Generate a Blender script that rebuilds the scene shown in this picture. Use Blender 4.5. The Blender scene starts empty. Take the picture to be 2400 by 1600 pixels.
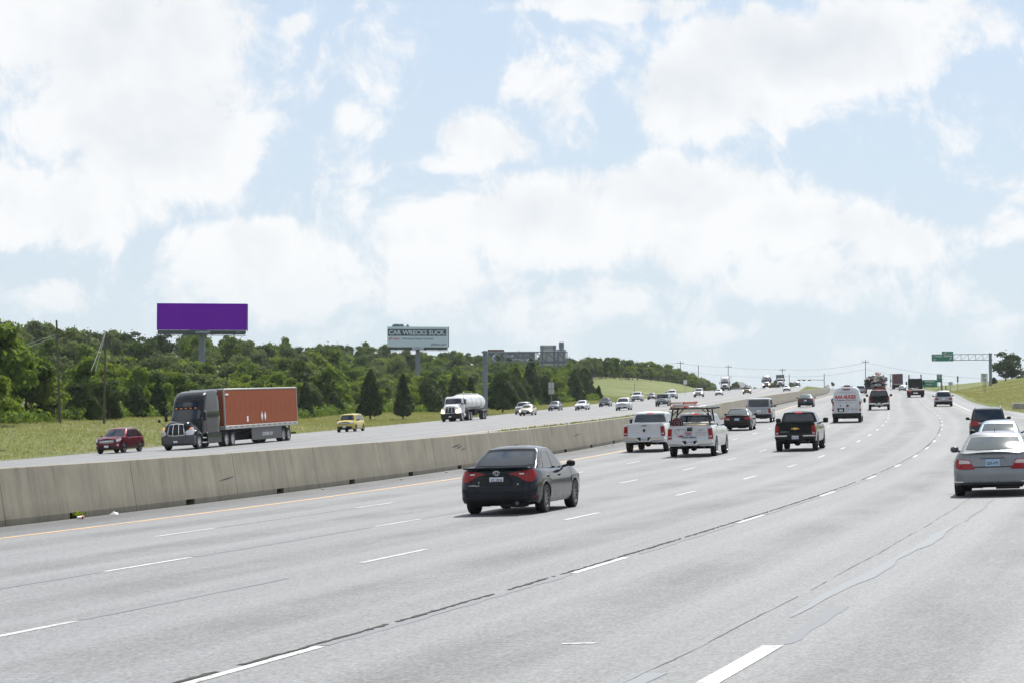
import bpy, math, random
import numpy as np
from mathutils import Matrix, Vector
R = math.radians
PI = math.pi
random.seed(7)
scene = bpy.context.scene
# ------------------------------------------------------------------ camera
camd = bpy.data.cameras.new('camera')
cam = bpy.data.objects.new('camera', camd)
scene.collection.objects.link(cam)
scene.camera = cam
EYE = 2.021
cam.location = (0, 0, EYE)
cam.rotation_euler = (PI/2 + 0.04743, 0, 0)
camd.sensor_width = 36
camd.lens = 36*5447.26/2400
camd.clip_start = 0.5
camd.clip_end = 20000
# ------------------------------------------------------------------ light
SUN_AZ, SUN_EL = R(20), R(57)          # azimuth measured clockwise from +Y
sd = Vector((math.sin(SUN_AZ)*math.cos(SUN_EL), math.cos(SUN_AZ)*math.cos(SUN_EL), math.sin(SUN_EL)))
sl = bpy.data.lights.new('sun', 'SUN')
sl.energy = 4.8
sl.angle = R(0.53)
sl.color = (1.0, 0.965, 0.90)
so = bpy.data.objects.new('sun', sl)
scene.collection.objects.link(so)
so.rotation_euler = (-sd).to_track_quat('-Z', 'Y').to_euler()
so.location = (0, 0, 100)
scene.view_settings.view_transform = 'Standard'
scene.view_settings.look = 'None'
scene.view_settings.gamma = 1
scene.view_settings.use_curve_mapping = False
scene.view_settings.exposure = 0.62
world = bpy.data.worlds.new('World')
scene.world = world
world.use_nodes = True


class NT:
    """small helper for building node trees"""
    def __init__(s, tree): s.t = tree; s.n = tree.nodes; s.l = tree.links
    def add(s, typ, **k):
        n = s.n.new(typ)
        for a, b in k.items(): setattr(n, a, b)
        return n
    def put(s, sock, v):
        if isinstance(v, bpy.types.NodeSocket): s.l.new(v, sock)
        elif v is not None: sock.default_value = v
    def m(s, op, a, b=None, c=None, clamp=False):
        n = s.add('ShaderNodeMath', operation=op); n.use_clamp = clamp
        s.put(n.inputs[0], a); s.put(n.inputs[1], b)
        if c is not None: s.put(n.inputs[2], c)
        return n.outputs[0]
    def vm(s, op, a, b=None):
        n = s.add('ShaderNodeVectorMath', operation=op)
        s.put(n.inputs[0], a); s.put(n.inputs[1], b)
        return n.outputs[0]
    def mr(s, v, a, b, c=0.0, d=1.0, smooth=False):
        n = s.add('ShaderNodeMapRange'); n.clamp = True
        if smooth: n.interpolation_type = 'SMOOTHSTEP'
        s.put(n.inputs[0], v)
        for i, x in enumerate((a, b, c, d)): s.put(n.inputs[1+i], x)
        return n.outputs[0]
    def noise(s, vec, scale, detail=4.0, rough=0.55, dist=0.0, w=None):
        n = s.add('ShaderNodeTexNoise')
        s.put(n.inputs['Vector'], vec); n.inputs['Scale'].default_value = scale
        n.inputs['Detail'].default_value = detail; n.inputs['Roughness'].default_value = rough
        n.inputs['Distortion'].default_value = dist
        return n.outputs[0]
    def mix(s, f, a, b, mode='MIX'):
        n = s.add('ShaderNodeMix', data_type='RGBA', blend_type=mode)
        s.put(n.inputs[0], f)
        s.put(n.inputs[6], a if not isinstance(a, tuple) or len(a) == 4 else (*a, 1))
        s.put(n.inputs[7], b if not isinstance(b, tuple) or len(b) == 4 else (*b, 1))
        return n.outputs[2]
    def mapping(s, vec, scale=(1, 1, 1), loc=(0, 0, 0)):
        n = s.add('ShaderNodeMapping'); s.put(n.inputs['Vector'], vec)
        n.inputs['Scale'].default_value = scale; n.inputs['Location'].default_value = loc
        return n.outputs[0]
    def ramp(s, v, stops):
        n = s.add('ShaderNodeValToRGB'); s.put(n.inputs[0], v)
        e = n.color_ramp.elements
        e[0].position, e[0].color = stops[0][0], (*stops[0][1], 1)
        e[1].position, e[1].color = stops[-1][0], (*stops[-1][1], 1)
        for p, c in stops[1:-1]:
            q = e.new(p); q.color = (*c, 1)
        return n.outputs[0]


def build_sky():
    w = NT(world.node_tree); w.n.clear()
    out = w.add('ShaderNodeOutputWorld')
    sky = w.add('ShaderNodeTexSky', sky_type='NISHITA')
    sky.sun_disc = False; sky.sun_elevation = SUN_EL; sky.sun_rotation = SUN_AZ
    sky.altitude = 200; sky.air_density = 1.0; sky.dust_density = 0.6; sky.ozone_density = 2.0
    g = w.add('ShaderNodeTexCoord').outputs['Generated']
    sp = w.add('ShaderNodeSeparateXYZ'); w.put(sp.inputs[0], g)
    az = w.m('ARCTAN2', sp.outputs[0], sp.outputs[1])
    el = w.m('ARCSINE', sp.outputs[2])
    # cloud places, measured as azimuth / elevation in units of 1/54.47 rad
    A = w.m('MULTIPLY', az, 54.47); B = w.m('MULTIPLY', el, 54.47)
    CL = [(150,100,300,170,.9),(440,90,170,150,.8),(330,290,300,150,.9),(500,345,120,100,.8),(110,480,270,120,.9),(260,440,150,90,.5),
          (1860,120,350,110,1.),(1600,215,170,120,1.),(2160,70,150,100,.8),(1750,260,170,60,.7),(1400,8,330,26,.6),
          (1250,200,110,90,.75),(1120,310,170,70,.8),(1010,365,110,34,.7),(1370,130,70,50,.45),(1230,290,120,80,.5),
          (1540,440,300,90,1.),(1200,520,300,110,1.),(1800,520,170,90,.9),(1000,570,170,80,.8),(920,650,330,80,.7),(1560,560,250,80,.7),
          (560,600,180,85,1.),(640,680,220,70,.8),(150,700,120,40,.7),(380,700,160,40,.4),
          (2050,550,220,80,.8),(1830,650,200,75,.7),(2270,530,110,36,.7),(1650,770,90,30,.5),(1400,690,200,45,.6),(2150,670,170,60,.4),
          (810,275,55,40,.55),(680,65,50,40,.6),(850,390,60,30,.45),(2320,750,90,26,.4),(1150,720,220,50,.5)]
    wn = w.add('ShaderNodeTexNoise'); w.put(wn.inputs['Vector'], g)
    wn.inputs['Scale'].default_value = 26; wn.inputs['Detail'].default_value = 3
    ws = w.add('ShaderNodeSeparateXYZ'); w.put(ws.inputs[0], wn.outputs['Color'])
    A2 = w.m('ADD', A, w.m('MULTIPLY', w.m('SUBTRACT', ws.outputs[0], .5), 1.9))
    B2 = w.m('ADD', B, w.m('MULTIPLY', w.m('SUBTRACT', ws.outputs[1], .5), 1.5))
    inv = None; holes = None
    for (x, y, rx, ry, wt) in CL:
        x *= 1.0204; y *= 1.0204; rx *= 1.05; ry *= 1.05
        ca = (x-1200)/100.0; cb = (1058-y)/100.0
        dx = w.m('MULTIPLY', w.m('SUBTRACT', A2, ca), 100/rx)
        dy = w.m('MULTIPLY', w.m('SUBTRACT', B2, cb), 100/ry)
        q = w.m('MULTIPLY_ADD', dx, dx, w.m('MULTIPLY', dy, dy))
        f = w.m('MULTIPLY', w.m('SUBTRACT', 1.0, w.m('MULTIPLY', q, .62), clamp=True), wt)
        inv = f if inv is None else w.m('SMOOTH_MAX', inv, f, .25)
    n1 = w.noise(g, 30, 10, .68, .4)
    n2 = w.noise(g, 9, 3, .5)
    # out of the modelled part of the sky the cloud cover simply goes on
    gl = w.mr(w.noise(g, 3.2, 3, .5), .38, .62, 0., 1.)
    inner = w.m('MULTIPLY', w.mr(w.m('ABSOLUTE', az), .26, .42, 1., 0.), w.mr(el, .22, .34, 1., 0.))
    base = w.m('ADD', w.m('MULTIPLY', inner, inv), w.m('MULTIPLY', w.m('SUBTRACT', 1.0, inner), gl))
    dens = w.m('ADD', w.m('MULTIPLY', base, 1.0), w.m('MULTIPLY', w.m('SUBTRACT', n1, .51), 2.2))
    cov = w.mr(dens, .13, .60, 0., 1., True)
    thick = w.mr(dens, .55, 1.35, 0., 1., True)
    n3 = w.noise(w.vm('ADD', g, (.012, .004, -.014)), 30, 6, .55, .2)
    relief = w.m('MULTIPLY', w.m('SUBTRACT', n1, n3), 2.2)
    grey = w.m('ADD', w.m('MULTIPLY', thick, .62), w.m('MULTIPLY', w.m('SUBTRACT', n2, .5), 1.0))
    grey = w.m('SUBTRACT', grey, relief, clamp=True)
    ccol = w.mix(grey, (.99, .995, 1.0), (.775, .815, .86))
    bgs = w.add('ShaderNodeBackground'); w.put(bgs.inputs[0], w.mix(1.0, sky.outputs[0], (.84, .99, 1.13), 'MULTIPLY')); bgs.inputs[1].default_value = SKY_S
    bgc = w.add('ShaderNodeBackground'); w.put(bgc.inputs[0], ccol); bgc.inputs[1].default_value = CLOUD_S
    # thin bright air towards the horizon
    air = w.add('ShaderNodeBackground'); air.inputs[0].default_value = (.79, .877, .958, 1); air.inputs[1].default_value = AIR_S
    m0 = w.add('ShaderNodeMixShader'); w.put(m0.inputs[0], w.mr(el, -.02, .75, .96, .12))
    w.l.new(bgs.outputs[0], m0.inputs[1]); w.l.new(air.outputs[0], m0.inputs[2])
    m1 = w.add('ShaderNodeMixShader'); w.put(m1.inputs[0], w.m('MULTIPLY', cov, w.mr(el, .03, .085, .25, .9)))
    w.l.new(m0.outputs[0], m1.inputs[1]); w.l.new(bgc.outputs[0], m1.inputs[2])
    w.l.new(m1.outputs[0], out.inputs[0])


SKY_S, CLOUD_S, AIR_S = .085, .645, .56
build_sky()

# ------------------------------------------------------------------ small toolkit
COL = scene.collection


def tag(o, label=None, cat=None, group=None, kind=None):
    if label: o['label'] = label
    if cat: o['category'] = cat
    if group: o['group'] = group
    if kind: o['kind'] = kind
    return o


def empty(name, label=None, cat=None, group=None):
    o = bpy.data.objects.new(name, None); COL.objects.link(o); o.empty_display_size = .5
    return tag(o, label, cat, group)


def copy_tree(o, parent=None):
    c = o.copy(); COL.objects.link(c)
    if parent is not None: c.parent = parent
    for ch in o.children: copy_tree(ch, c)
    return c


class MB:
    def __init__(s): s.v = []; s.f = []; s.uv = None; s.mi = []; s.cur = 0
    def add(s, vs, fs):
        k = len(s.v); s.v.extend(tuple(map(float, p)) for p in vs)
        s.f.extend(tuple(i+k for i in f) for f in fs); s.mi.extend([s.cur]*len(fs))
        return s
    def grid(s, G, closed=False):
        """G[row][col] points -> quads"""
        nr, nc = len(G), len(G[0])
        fs = []
        for i in range(nr-1):
            for j in range(nc-1 + (1 if closed else 0)):
                j2 = (j+1) % nc
                fs.append((i*nc+j, i*nc+j2, (i+1)*nc+j2, (i+1)*nc+j))
        return s.add([p for r in G for p in r], fs)
    def box(s, x0, x1, y0, y1, z0, z1):
        v = [(x, y, z) for z in (z0, z1) for y in (y0, y1) for x in (x0, x1)]
        return s.add(v, [(0,2,3,1),(4,5,7,6),(0,1,5,4),(2,6,7,3),(0,4,6,2),(1,3,7,5)])
    def bbox(s, x0, x1, y0, y1, z0, z1, b=.02):
        """box with chamfered edges: three nested slabs"""
        lv = [(z0, b), (z0+b, 0), (z1-b, 0), (z1, b)]
        G = []
        for z, i in lv:
            X0, X1, Y0, Y1 = x0+i, x1-i, y0+i, y1-i
            c = b
            G.append([(X0+c,Y0,z),(X1-c,Y0,z),(X1,Y0+c,z),(X1,Y1-c,z),(X1-c,Y1,z),(X0+c,Y1,z),(X0,Y1-c,z),(X0,Y0+c,z)])
        s.grid(G, True); k = len(s.v)
        s.f.append(tuple(range(k-8, k))); s.mi.append(s.cur)
        s.f.append(tuple(range(k-25, k-33, -1))); s.mi.append(s.cur)
        return s
    def tube(s, p, q, r, r2=None, n=8, caps=True):
        p, q = Vector(p), Vector(q); d = (q-p).normalized()
        a = d.orthogonal().normalized(); b = d.cross(a); r2 = r if r2 is None else r2
        G = [[P+(a*math.cos(t)+b*math.sin(t))*rr for t in [2*PI*i/n for i in range(n)]] for P, rr in ((p, r), (q, r2))]
        s.grid(G, True)
        if caps:
            k = len(s.v); s.f += [tuple(range(k-n, k)), tuple(range(k-n-1, k-2*n-1, -1))]; s.mi += [s.cur]*2
        return s
    def path(s, pts, r, n=6):
        for a, b in zip(pts, pts[1:]): s.tube(a, b, r, n=n)
        return s
    def lathe(s, prof, axis='y', c=(0, 0, 0), n=24, sy=1):
        """prof: list of (radius, position along axis)"""
        G = []
        for r, a in prof:
            row = []
            for i in range(n):
                t = 2*PI*i/n; u, v = r*math.cos(t), r*math.sin(t)
                row.append({'y': (c[0]+u, c[1]+a, c[2]+v*sy), 'x': (c[0]+a, c[1]+u, c[2]+v*sy), 'z': (c[0]+u, c[1]+v, c[2]+a)}[axis])
            G.append(row)
        return s.grid(G, True)
    def poly(s, pts, thick, axis='x'):
        """extrude a 2-D polygon; axis x: pts are (y,z)"""
        n = len(pts); out = []
        for t in thick:
            for (a, b) in pts:
                out.append({'x': (t, a, b), 'y': (a, t, b), 'z': (a, b, t)}[axis])
        fs = [(i, (i+1) % n, n+(i+1) % n, n+i) for i in range(n)] + [tuple(range(n-1, -1, -1)), tuple(range(n, 2*n))]
        return s.add(out, fs)
    def mesh(s, name, mats, smooth=35):
        me = bpy.data.meshes.new(name)
        me.from_pydata(s.v, [], s.f)
        for m in (mats if isinstance(mats, (list, tuple)) else [mats]): me.materials.append(m)
        if any(s.mi): me.polygons.foreach_set('material_index', s.mi)
        me.validate()
        if smooth:
            me.polygons.foreach_set('use_smooth', [True]*len(me.polygons))
            me.set_sharp_from_angle(angle=R(smooth))
        me.update()
        return me
    def build(s, name, mats, parent=None, smooth=35):
        o = bpy.data.objects.new(name, s.mesh(name, mats, smooth)); COL.objects.link(o)
        if parent is not None: o.parent = parent
        return o


_tc = {}


def text_geo(txt, size, bold=0.0, spacing=1.0):
    key = (txt, size, bold, spacing)
    if key in _tc: return _tc[key]
    cu = bpy.data.curves.new('t', 'FONT'); cu.body = txt; cu.size = size; cu.align_x = 'CENTER'; cu.align_y = 'CENTER'
    cu.offset = bold; cu.resolution_u = 3; cu.space_character = spacing
    o = bpy.data.objects.new('t', cu); COL.objects.link(o)
    dg = bpy.context.evaluated_depsgraph_get(); dg.update()
    me = bpy.data.meshes.new_from_object(o.evaluated_get(dg))
    vs = [v.co.copy() for v in me.vertices]; fs = [tuple(p.vertices) for p in me.polygons]
    bpy.data.objects.remove(o); bpy.data.curves.remove(cu); bpy.data.meshes.remove(me)
    _tc[key] = (vs, fs)
    return vs, fs


def add_text(mb, txt, size, origin, right, up, bold=0.0, width=None, italic=0.0, spacing=1.0):
    vs, fs = text_geo(txt, size, bold, spacing)
    if not vs: return mb
    xs = [v.x for v in vs]; w = max(xs)-min(xs); cx = (max(xs)+min(xs))/2
    ys = [v.y for v in vs]; cy = (max(ys)+min(ys))/2
    k = width/w if width else 1.0
    right, up, origin = Vector(right), Vector(up), Vector(origin)
    return mb.add([origin+right*((v.x-cx)*k + (v.y-cy)*italic)+up*(v.y-cy) for v in vs], fs)


# ------------------------------------------------------------------ materials
def mat(name, col, rough=.5, metal=0., coat=0., spec=.5, emit=None, es=1., trans=0.):
    m = bpy.data.materials.new(name); m.use_nodes = True
    b = m.node_tree.nodes['Principled BSDF']
    b.inputs['Base Color'].default_value = (*col, 1); b.inputs['Roughness'].default_value = rough
    b.inputs['Metallic'].default_value = metal; b.inputs['Coat Weight'].default_value = coat
    b.inputs['Coat Roughness'].default_value = .04
    b.inputs['Specular IOR Level'].default_value = spec
    if emit: b.inputs['Emission Color'].default_value = (*emit, 1); b.inputs['Emission Strength'].default_value = es
    return m


def matn(name):
    m = bpy.data.materials.new(name); m.use_nodes = True
    n = NT(m.node_tree); b = n.n['Principled BSDF']
    return m, n, b


def bump(n, b, h, strength, dist):
    q = n.add('ShaderNodeBump'); q.inputs['Strength'].default_value = strength; q.inputs['Distance'].default_value = dist
    n.put(q.inputs['Height'], h); n.l.new(q.outputs[0], b.inputs['Normal'])


def paint(name, col, metal=.0, rough=.32):
    m, n, b = matn(name)
    c = n.add('ShaderNodeTexCoord').outputs['Object']
    d = n.noise(c, 1.7, 5, .6); lo = tuple(x*.86 for x in col)
    sp = n.add('ShaderNodeSeparateXYZ'); n.put(sp.inputs[0], c)
    dirt = n.m('MULTIPLY', n.mr(sp.outputs[2], .2, .75, 1., 0.), n.noise(c, 6, 4, .6))
    base = n.mix(n.mr(d, .35, .7), lo, col)
    n.put(b.inputs['Base Color'], n.mix(n.m('MULTIPLY', dirt, .16), base, (.13, .125, .115)))
    n.put(b.inputs['Roughness'], n.mr(d, .3, .7, rough*.8, rough*1.25))
    b.inputs['Metallic'].default_value = metal
    b.inputs['Coat Weight'].default_value = .75; b.inputs['Coat IOR'].default_value = 1.34; b.inputs['Specular IOR Level'].default_value = .04; n.put(b.inputs['Coat Roughness'], n.mr(dirt, 0., .5, .03, .3))
    return m


GLASS = mat('tinted glass', (.008, .016, .026), .04, 0, 0, .8)
GLASS2 = mat('light tinted glass', (.05, .065, .07), .075, 0, 0, 1.0)
BLACK = mat('black plastic', (.010, .011, .012), .55, 0, 0, .3)
DARK = mat('dark underside', (.010, .010, .011), .8)
TRIM = mat('dark grey trim', (.05, .052, .055), .5)
RUBBER = mat('tyre rubber', (.017, .017, .018), .78)
ALLOY = mat('alloy rim', (.48, .49, .51), .3, .85)
ALLOYD = mat('dark alloy rim', (.16, .165, .175), .35, .8)
CHROME = mat('chrome', (.75, .76, .78), .12, 1.0)
STEEL = mat('galvanised steel', (.34, .37, .40), .5, .35)
REDL = mat('red lamp', (.26, .004, .007), .12, 0, .25, .3)
REDB = mat('lit brake lamp', (.35, .01, .01), .2, 0, .2, .4, (1., .02, .03), .35)
CLEARL = mat('clear lamp', (.55, .57, .6), .12, .2, 1, .7)
HEADL = mat('lit headlamp', (.8, .8, .78), .15, .1, 1, .7, (1., .86, .62), 3.0)
AMBER = mat('amber lamp', (.75, .22, .02), .2, 0, 1, .5, (1., .32, .04), .35)
PLATE = mat('licence plate white', (.62, .66, .72), .4)
PLATEB = mat('licence plate blue', (.34, .50, .66), .4)
INK = mat('plate ink', (.02, .03, .07), .5)
WHITE = paint('white car paint', (.60, .615, .64))
WHITEP = mat('white vinyl', (.80, .81, .82), .45)
SILVER = paint('silver car paint', (.34, .355, .375), .5)
GREYP = paint('grey car paint', (.10, .108, .12), .4)
NAVY = paint('very dark blue paint', (.003, .008, .014), .0, .18)
NAVY.node_tree.nodes['Principled BSDF'].inputs['Coat Weight'].default_value = .9
BLACKP = paint('black car paint', (.004, .006, .007), .0, .24)
TAN = paint('champagne paint', (.44, .41, .36), .5)
RUBY = paint('ruby red paint', (.115, .006, .018), .3)
MAROON = paint('maroon paint', (.013, .004, .007), .1)
YELLOW = paint('yellow car paint', (.50, .41, .085))
BLUEG = paint('blue grey paint', (.23, .28, .35), .5)
BROWNP = paint('bronze paint', (.16, .125, .09), .4)
REDP = paint('dull red paint', (.26, .03, .028), .1)
RED = mat('red vinyl lettering', (.45, .015, .025), .45)
BLUEV = mat('blue vinyl lettering', (.06, .16, .42), .45)
GREYV = mat('grey vinyl lettering', (.10, .11, .13), .45)

# ------------------------------------------------------------------ the road's course
# station, x, y, z, heading (clockwise from +Y), cross slope, offset of the far carriageway
TAB = np.array([
(-80, -43.949, -70.201, -1.9505, 0.25956, 0.02346, 1.169),
(-60, -38.708, -50.9, -1.6072, 0.26976, 0.02346, 1.169),
(-40, -33.27, -31.654, -1.264, 0.27996, 0.02346, 1.169),
(-20, -27.635, -12.464, -0.9207, 0.29017, 0.02346, 1.169),
(0, -21.833, 6.676, -0.5619, 0.29674, 0.02461, 1.169),
(20, -16.016, 25.811, -0.1517, 0.29125, 0.02292, 1.169),
(40, -10.503, 45.036, 0.2782, 0.26654, 0.02731, 1.169),
(60, -5.542, 64.41, 0.7255, 0.23967, 0.02614, 1.169),
(80, -0.979, 83.882, 1.2259, 0.22365, 0.02256, 0.913),
(100, 3.34, 103.41, 1.7841, 0.21322, 0.01976, 0.6493),
(120, 7.464, 122.98, 2.4165, 0.20288, 0.01851, 0.4239),
(140, 11.367, 142.596, 3.1052, 0.19107, 0.01726, 0.2802),
(160, 15.039, 162.256, 3.7953, 0.17945, 0.01592, 0.2163),
(180, 18.492, 181.955, 4.4609, 0.16889, 0.01521, 0.1925),
(200, 21.76, 201.686, 5.1135, 0.1608, 0.01576, 0.168),
(220, 24.914, 221.436, 5.7609, 0.15705, 0.01718, 0.1302),
(240, 28.045, 241.19, 6.4055, 0.15792, 0.01873, 0.0959),
(260, 31.229, 260.935, 7.0486, 0.1618, 0.01978, 0.0691),
(280, 34.5, 280.665, 7.6926, 0.16621, 0.02063, 0.0537),
(300, 37.846, 300.383, 8.3403, 0.16938, 0.02136, 0.0535),
(320, 41.232, 320.095, 8.992, 0.17043, 0.02194, 0.0738),
(340, 44.616, 339.806, 9.6458, 0.16935, 0.02235, 0.1141),
(360, 47.962, 359.524, 10.2973, 0.16693, 0.02256, 0.1694),
(380, 51.254, 379.252, 10.9394, 0.16401, 0.02245, 0.235),
(400, 54.486, 398.989, 11.5656, 0.16095, 0.02211, 0.306),
(420, 57.658, 418.736, 12.1731, 0.15796, 0.02164, 0.3776),
(440, 60.774, 438.491, 12.762, 0.15521, 0.02115, 0.4449),
(460, 63.838, 458.255, 13.3361, 0.15273, 0.02073, 0.5056),
(480, 66.856, 478.026, 13.9024, 0.15047, 0.02049, 0.5705),
(500, 69.831, 497.804, 14.4714, 0.14835, 0.02045, 0.6398),
(520, 72.766, 517.587, 15.0545, 0.1464, 0.0205, 0.7115),
(540, 75.664, 537.376, 15.6597, 0.14464, 0.02062, 0.7834),
(560, 78.529, 557.17, 16.2908, 0.14311, 0.02078, 0.8534),
(580, 81.367, 576.967, 16.9472, 0.14178, 0.02095, 0.9194),
(600, 84.18, 596.769, 17.624, 0.14062, 0.0211, 0.9793),
(620, 86.972, 616.573, 18.3123, 0.13959, 0.0212, 1.031),
(640, 89.744, 636.38, 19.0002, 0.1386, 0.02124, 1.0724),
(660, 92.496, 656.189, 19.6783, 0.13758, 0.02126, 1.1015),
(680, 95.227, 676.002, 20.3394, 0.13648, 0.02126, 1.1183),
(700, 97.935, 695.818, 20.9776, 0.13524, 0.02125, 1.1239),
(720, 100.617, 715.637, 21.5884, 0.13385, 0.02123, 1.1193),
(740, 103.269, 735.461, 22.1686, 0.1323, 0.02121, 1.1057),
(760, 105.889, 755.288, 22.7165, 0.13058, 0.02119, 1.0841),
(780, 108.473, 775.121, 23.2317, 0.12872, 0.02118, 1.0558),
(800, 111.019, 794.958, 23.7154, 0.12675, 0.02118, 1.0217),
(820, 113.525, 814.8, 24.1688, 0.12472, 0.02119, 0.983),
(840, 115.991, 834.648, 24.5906, 0.12266, 0.02121, 0.9409),
(860, 118.415, 854.5, 24.9792, 0.12058, 0.02123, 0.8963),
(880, 120.798, 874.358, 25.3331, 0.11849, 0.02125, 0.8504),
(900, 123.14, 894.22, 25.6513, 0.11641, 0.02127, 0.8044),
(920, 125.44, 914.088, 25.9331, 0.11435, 0.02129, 0.7593),
(940, 127.7, 933.959, 26.1782, 0.1123, 0.02132, 0.7162),
(960, 129.919, 953.836, 26.3865, 0.11028, 0.02134, 0.6763),
(980, 132.098, 973.717, 26.5583, 0.10827, 0.02137, 0.6405),
(1000, 134.237, 993.602, 26.6942, 0.10626, 0.02139, 0.6102),
(1020, 136.336, 1013.492, 26.8142, 0.10426, 0.02139, 0.6102),
(1040, 138.396, 1033.385, 26.9342, 0.10226, 0.02139, 0.6102),
(1060, 140.416, 1053.283, 27.0542, 0.10026, 0.02139, 0.6102),
(1080, 142.396, 1073.185, 27.1742, 0.09826, 0.02139, 0.6102),
(1100, 144.336, 1093.091, 27.2942, 0.09626, 0.02139, 0.6102),
(1120, 146.237, 1113.0, 27.4142, 0.09426, 0.02139, 0.6102),
(1140, 148.097, 1132.913, 27.5342, 0.09226, 0.02139, 0.6102),
(1160, 149.918, 1152.83, 27.6542, 0.09026, 0.02139, 0.6102),
(1180, 151.699, 1172.751, 27.7742, 0.08826, 0.02139, 0.6102),
(1200, 153.44, 1192.675, 27.8942, 0.08626, 0.02139, 0.6102),
(1220, 155.141, 1212.602, 28.0142, 0.08426, 0.02139, 0.6102),
(1240, 156.803, 1232.533, 28.1342, 0.08226, 0.02139, 0.6102),
(1260, 158.424, 1252.467, 28.2542, 0.08026, 0.02139, 0.6102),
(1280, 160.006, 1272.405, 28.3742, 0.07826, 0.02139, 0.6102),
(1300, 161.548, 1292.345, 28.4942, 0.07626, 0.02139, 0.6102)
])
E_OPP, T_BAR = 0.04333, 2.76


def smooth_at(s, j):
    s = np.asarray(s, float)
    k = TAB[:, 0]; v = TAB[:, j]
    i = np.clip(((s-k[0])/20).astype(int), 0, len(k)-2)
    m = np.gradient(v, 20.0); h = 20.0; u = (s-k[i])/h
    return ((1+2*u)*(1-u)**2)*v[i]+u*(1-u)**2*h*m[i]+u*u*(3-2*u)*v[i+1]+u*u*(u-1)*h*m[i+1]


def own(s, t, up=0.):
    """point on the near carriageway: station s, metres t right of the yellow line"""
    s = np.asarray(s, float); t = np.asarray(t, float)
    x, y, z, th, e = (smooth_at(s, j) for j in (1, 2, 3, 4, 5))
    return np.stack(np.broadcast_arrays(x+t*np.cos(th), y-t*np.sin(th), z+e*t+up), -1)


def opp(s, t, up=0.):
    s = np.asarray(s, float); t = np.asarray(t, float)
    x, y, z, th, e, dz = (smooth_at(s, j) for j in (1, 2, 3, 4, 5, 6))
    return np.stack(np.broadcast_arrays(x+t*np.cos(th), y-t*np.sin(th), z-e*T_BAR+dz+E_OPP*(t+T_BAR)+up), -1)


SK = [-80, 100, 200, 300, 400, 520, 620, 720, 820, 950, 1150, 1300]
TK = [-400, -260, -200, -170, -140, -110, -85, -68, -56, -44]
DH = np.array([
 [12, 14, 11.5, 8.5, 6, 3.8, 2.4, 1.6, .8, 0],
 [12, 14, 11.5, 8.5, 6, 3.8, 2.4, 1.6, .8, 0],
 [12, 14, 12.0, 8.5, 6, 3.4, 2.1, 1.4, .7, 0],
 [12, 14, 12, 8.5, 5.5, 2.5, 1.0, .2, 0, 0],
 [12, 13, 12, 9.0, 6, 3.0, .5, -.6, -.4, 0],
 [11, 12, 12, 10, 7, 4.0, 1.5, 0., 0, 0],
 [10, 11, 11, 10, 8, 5.0, 3.0, 2.2, 1.5, 0],
 [9, 10, 10.5, 10.5, 9, 6.5, 4.5, 4.0, 3.0, 0],
 [8, 8, 9, 9, 9, 8, 5.0, 4.5, 3.2, 0],
 [6, 6, 6, 7, 8, 8, 6, 4, 2.5, 0],
 [6, 6, 6, 7, 7, 7, 7, 7, 6, 0],
 [3, 3, 3, 3, 3, 3, 3, 3, 2, 0]], float)


def dh_left(s, t):
    s = np.asarray(s, float); t = np.asarray(t, float)
    i = np.clip(np.searchsorted(SK, s)-1, 0, len(SK)-2); j = np.clip(np.searchsorted(TK, t)-1, 0, len(TK)-2)
    sk, tk = np.array(SK, float), np.array(TK, float)
    u = np.clip((s-sk[i])/(sk[i+1]-sk[i]), 0, 1); v = np.clip((t-tk[j])/(tk[j+1]-tk[j]), 0, 1)
    u = u*u*(3-2*u)
    return (DH[i, j]*(1-u)+DH[i+1, j]*u)*(1-v)+(DH[i, j+1]*(1-u)+DH[i+1, j+1]*u)*v


def left_ground(s, t):
    """grass verge and wooded hillside beyond the far carriageway"""
    s = np.asarray(s, float); t = np.asarray(t, float)
    p = opp(s, np.full_like(s+t, -44.5)); q = own(s, t)
    z = p[..., 2]+dh_left(s, t)
    z = z - .25*np.clip((-44.5-t)/2, 0, 1)*np.clip((t+60)/14, 0, 1)
    z = z + .25*np.sin(s*.071+t*.05)*np.clip((-50-t)/20, 0, 1)
    return np.stack([q[..., 0], q[..., 1], z], -1)


def right_edge(s):
    return np.interp(s, [-80, 100, 150, 180, 200, 210, 270, 420, 1300], [36, 31, 26, 22.5, 21.5, 20.9, 20.3, 20.9, 21])


def right_ground(s, t):
    s = np.asarray(s, float); t = np.asarray(t, float)
    te = right_edge(s); p = own(s, te); q = own(s, t)
    d = t-te
    rise = np.interp(s, [0, 150, 300, 430, 500, 560, 700, 900, 1100], [.10, .14, .16, .19, .20, .18, .10, .0, .0])
    z = p[..., 2] - .02 - .12*np.clip(d/2, 0, 1) + rise*np.clip(d-np.interp(s, [250, 430], [1., 6.]), 0, 26) + .0*d
    z = z + .10*np.sin(s*.09+t*.2)*np.clip(d/8, 0, 1)
    return np.stack([q[..., 0], q[..., 1], z], -1)


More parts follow.
